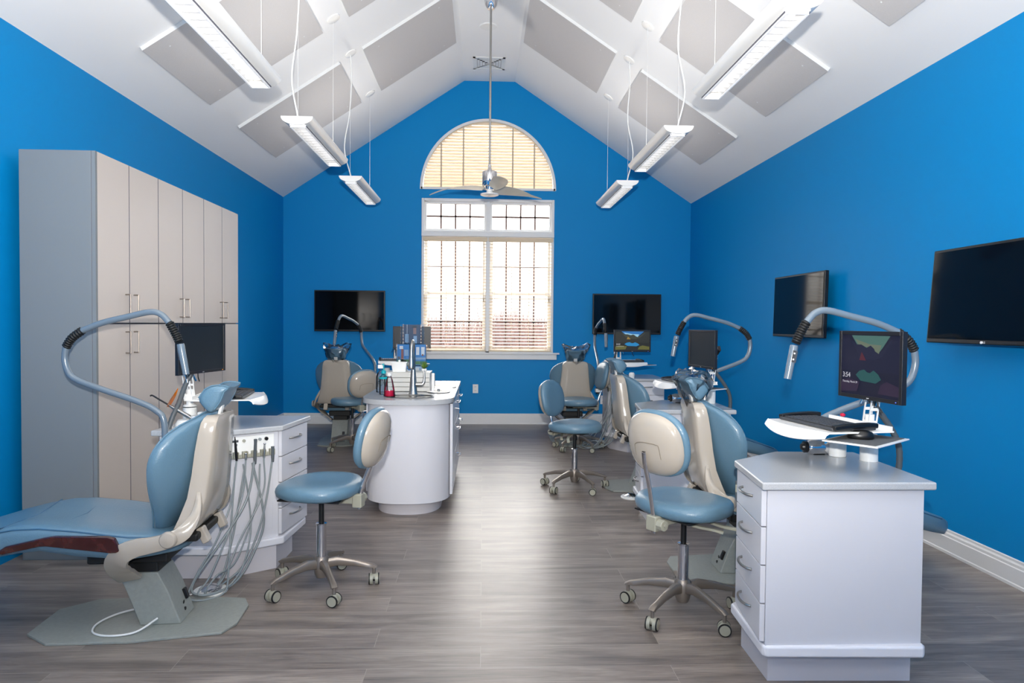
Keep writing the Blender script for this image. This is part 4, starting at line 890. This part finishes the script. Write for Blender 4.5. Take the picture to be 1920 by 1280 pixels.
for (cx, cy, rx, ry) in sinks:
    g = G(); rr = [(1.04, .8355), (1.0, .836), (.98, .83), (.95, .74), (.8, .70), (.1, .69)]
    g.loft([[V(cx+rx*a*cos(2*pi*k/32), cy+ry*a*sin(2*pi*k/32), z) for k in range(32)] for a, z in rr], cap=True); sk = g.build('sink_bowl', M['basin'], isl); G().tube([V(cx+rx*1.03*cos(2*pi*k/40), cy+ry*1.03*sin(2*pi*k/40), .8365) for k in range(40)], .0045, 8, closed=True).build('sink_rim', M['basin'], isl)
    if rx < .1:
        G().box((cx, cy, .842), (2*rx, .012, .008)).cyl((cx, cy, .84), (cx, cy, .862), .01, n=12).build('sink_crossbar', M['steel'], isl)
G().prism([(-.47, 5.72), (-.25, 5.72), (-.225, 5.76), (-.225, 5.98), (-.47, 5.98)], .835, .84).build('steel_lid', M['steel'], isl); G().box((-.36, 5.84, .846), (.12, .02, .008)).build('lid_grip', M['steel'], isl)
# right flank: drawers then doors; left flank doors
xr = ISX1-.03
rows = [(4.99, 5.40, [(.12, .79)]), (5.42, 5.9, [(.58, .79), (.36, .57), (.12, .35)]), (5.92, 6.38, [(.58, .79), (.12, .57)])]
for j, (ya, yb, zz) in enumerate(rows):
    for z0, z1 in zz:
        dr = G().box((xr+.01, (ya+yb)/2, (z0+z1)/2), (.02, yb-ya-.006, z1-z0-.006)).build('door' if len(zz) == 1 else 'drawer', M['lam'], isl, bevel=.0015)
        if len(zz) == 1: pts = [(xr+.02, yb-.05, .58), (xr+.05, yb-.05, .585), (xr+.052, yb-.05, .6), (xr+.052, yb-.05, .69), (xr+.05, yb-.05, .705), (xr+.02, yb-.05, .71)]
        else: ym = (ya+yb)/2; zm = z1-.06; pts = [(xr+.02, ym-.06, zm), (xr+.05, ym-.06, zm), (xr+.052, ym-.05, zm), (xr+.052, ym+.05, zm), (xr+.05, ym+.06, zm), (xr+.02, ym+.06, zm)]
        G().tube(cr(pts, 4), .0045, 8).build('handle', M['chrome'], dr)
xl = ISX0+.03
for ya, yb in ((5.10, 5.52), (5.54, 5.96), (5.98, 6.38)):
    dr = G().box((xl-.01, (ya+yb)/2, .455), (.02, yb-ya-.006, .67)).build('door', M['lam'], isl, bevel=.0015); yh = ya+.05
    G().tube(cr([(xl-.02, yh, .60), (xl-.05, yh, .605), (xl-.052, yh, .615), (xl-.052, yh, .70), (xl-.05, yh, .71), (xl-.02, yh, .715)], 4), .0045, 8).build('handle', M['chrome'], dr)
# faucet
t = thing('kitchen_faucet', 'tall brushed steel pull-down faucet on the island sink', 'faucet', (-.525, 5.19, .835))
G().lathe([(0, 0), (.034, 0), (.034, .006), (.03, .012), (.026, .08), (.021, .15), (.016, .2), (.0145, .30)]).build('body', M['steel'], t)
sp_ = cr([(0, 0, .28), (0, 0, .34), (0, -.02, .385), (0, -.07, .405), (0, -.12, .385), (0, -.138, .34)], 7); G().tube(sp_, .0135, 14).build('spout', M['steel'], t)
G().tube([(0, -.138, .345), (0, -.141, .30), (0, -.146, .25), (0, -.148, .215), (0, -.149, .2)], [.015, .016, .021, .026, .022], 18).build('spray_head', M['steel'], t)
G().cyl((0, 0, .075), (.065, 0, .075), .017, n=18).build('valve', M['steel'], t); G().tube(cr([(.06, 0, .07), (.078, 0, .09), (.083, 0, .13), (.08, -.0, .185)], 5), [.014-.0005*k for k in range(16)], 12).build('lever', M['steel'], t)
# bottles
t = thing('soap_bottle', 'clear soap bottle with teal pump on the island', 'bottle', (-.745, 5.17, .835))
G().lathe([(0, 0), (.03, .001), (.032, .01), (.032, .11), (.028, .135), (.013, .15), (.013, .162)]).build('bottle_body', M['bottle'], t); G().lathe([(0, .158), (.018, .158), (.018, .178), (.012, .182), (.005, .186), (.005, .225), (0, .225)]).box((0, -.012, .228), (.014, .045, .01)).build('pump', M['teal'], t); G().lathe([(.0325, .118), (.0335, .12), (.0335, .13), (.031, .132)]).build('label_band', M['teal'], t)
t = thing('spray_bottle', 'clear empty bottle behind the red liquid bottle at the left edge of the island', 'bottle', (-.79, 5.33, .835))
G().lathe([(0, 0), (.034, .001), (.036, .01), (.036, .12), (.028, .15), (.012, .165), (.012, .185), (0, .186)]).build('bottle_body', M['bottle'], t); G().box((.0, 0, .20), (.045, .02, .03)).build('cap', M['white'], t, bevel=.004)
t = thing('dispenser_bottle', 'conical clear bottle with crimson liquid at the front of the island', 'bottle', (-.685, 5.05, .835))
G().lathe([(0, 0), (.042, .001), (.043, .008), (.036, .06), (.024, .12), (.013, .145), (.013, .155)]).build('bottle_body', M['bottle'], t); G().lathe([(0, .003), (.039, .004), (.0405, .01), (.037, .045), (0, .045)]).build('liquid', M['red'], t); G().lathe([(0, .15), (.016, .15), (.016, .17), (0, .172)]).build('cap', M['trim'], t)
# white slatted caddy box with tub, plant, racks
t = thing('storage_box', 'long white slatted organiser box across the island behind the faucet', 'box', (-.585, 5.50, .835)); g = G()
for k in range(4): g.box((0, -.11, .02+.036*k), (.34, .012, .033)); g.box((0, .11, .02+.036*k), (.34, .012, .033))
for s_ in (-1, 1): g.box((s_*.164, 0, .075), (.012, .22, .145))
g.build('slats', M['offwhite'], t, bevel=.002); G().box((0, 0, .148), (.345, .235, .008)).build('lid', M['offwhite'], t, bevel=.002)
t = thing('plastic_tub', 'small white oblong tub on the organiser box', 'tub', (-.665, 5.48, .987)); g = G(); g.loft([[V(a*.06*s_, b*.04*s_, z) for a, b in ((-1, -.8), (-.8, -1), (.8, -1), (1, -.8), (1, .8), (.8, 1), (-.8, 1), (-1, .8))] for s_, z in ((.85, 0), (1, .07))]); g.build('body', M['white'], t); G().box((0, 0, .073), (.125, .085, .008)).lathe([(0, .076), (.008, .076), (.01, .09), (0, .094)]).build('lid', M['white'], t, bevel=.002)
t = thing('leaflet_box', 'small blue and white box between the tub and the plant', 'box', (-.575, 5.52, .987)); G().box((0, 0, .035), (.05, .04, .07)).build('carton', M['white'], t); G().box((0, -.021, .022), (.05, .001, .025)).build('blue_band', M['blueprint'], t)
t = thing('potted_succulent', 'small spiky green plant on the organiser box', 'plant', (-.47, 5.50, .987)); G().lathe([(0, 0), (.018, 0), (.022, .022), (0, .022)]).build('pot', M['wmetal'], t); g = G()
for k in range(34):
    a = k*2.4; tl_ = .25+.75*(k % 7)/7; L_ = .055+.02*random.random(); d = V(cos(a)*tl_, sin(a)*tl_, 1.1-tl_*.5).normalized(); s_ = V(-sin(a), cos(a), 0)*.004; b0 = V(0, 0, .02); g.add([b0+s_, b0+d*L_*.5+s_*1.2, b0+d*L_, b0+d*L_*.5-s_*1.2, b0-s_, b0+d*L_*.45+V(0, 0, .004)], [(0, 1, 5), (1, 2, 5), (2, 3, 5), (3, 4, 5), (4, 0, 5)])
g.build('leaves', M['leaf'], t)
t = thing('cup_dispenser', 'slim white upright dispenser tube at the right end of the organiser box', 'dispenser', (-.385, 5.32, .835)); G().lathe([(0, 0), (.03, 0), (.03, .006), (.012, .01), (.012, .15), (0, .152)]).build('tube', M['wmetal'], t); G().tube([(.012, 0, .15), (.014, 0, .06)], .003, 8).build('rod', M['steel'], t)
# acrylic literature rack
t = thing('brochure_rack', 'three-tier clear acrylic brochure rack on the island under a portrait leaflet', 'brochure rack', (-.60, 5.82, .835)); g = G()
g.box((0, .03, .265), (.20, .004, .53)); g.box((0, 0, .003), (.24, .14, .006))
for w_, z0, h, y in ((.235, .06, .11, -.05), (.25, .18, .185, -.03), (.15, .365, .165, -.01)):
    g.box((0, y-.03, z0+h/2), (w_, .003, h)); g.box((0, y, z0), (w_, .06, .003)); [g.box((s_*w_/2, y, z0+h/2), (.003, .06, h)) for s_ in (-1, 1)]
g.build('rack_frame', M['acrylic'], t)
def leaf(name, label, cat, x, y, z0, w_, h, parts):
    t = thing(name, label, cat, (-.60+x, 5.82+y, .835+z0), 0, 'leaflets in the acrylic rack'); G().box((0, 0, h/2), (w_, .004, h)).build('paper', M[parts[0]], t)
    for m_, a0, a1, b0, b1 in parts[1:]: G().box(((a0+a1)/2*w_-w_/2, -.0028, (b0+b1)/2*h), ((a1-a0)*w_, .001, (b1-b0)*h)).build('printed_patch', M[m_], t)
leaf('brochure', 'dark leaflet with a portrait in the top tier of the rack', 'brochure', 0, -.02, .368, .14, .158, ['navy', ('skinp', .58, .76, .5, .86), ('black', .52, .8, .82, .96), ('denim', .6, .8, 0, .4), ('denim', .1, .3, .05, .5), ('trim', .2, .22, 0, 1)])
leaf('brochure', 'leaflet with a brown animal on green in the left of the middle tier', 'brochure', -.07, -.045, .184, .1, .175, ['blueprint', ('greenp', 0, 1, 0, .28), ('brownp', .34, .54, .2, .78), ('trim', .2, .5, .78, .93), ('denim', .6, .95, .45, .75), ('trim', .45, .75, .1, .24), ('soil', .05, .25, .3, .42)])
leaf('brochure', 'blue leaflet with pale panels in the right of the middle tier', 'brochure', .055, -.045, .184, .13, .175, ['blueprint', ('trim', .06, .26, .5, .88), ('trim', .38, .58, .5, .88), ('trim', .7, .92, .5, .88), ('greenp', .0, 1, .04, .2), ('denim', 0, 1, .28, .38), ('amber', .12, .2, .46, .54), ('amber', .74, .84, .46, .54)])
leaf('brochure', 'blue and white leaflet in the bottom tier of the rack', 'brochure', -.05, -.065, .065, .11, .11, ['blueprint', ('trim', .2, .7, .2, .8)])
leaf('brochure', 'green leaflet in the right of the bottom tier of the rack', 'brochure', .065, -.065, .065, .1, .11, ['denim', ('greenp', .1, .8, .1, .5), ('trim', .1, .5, .6, .9)])
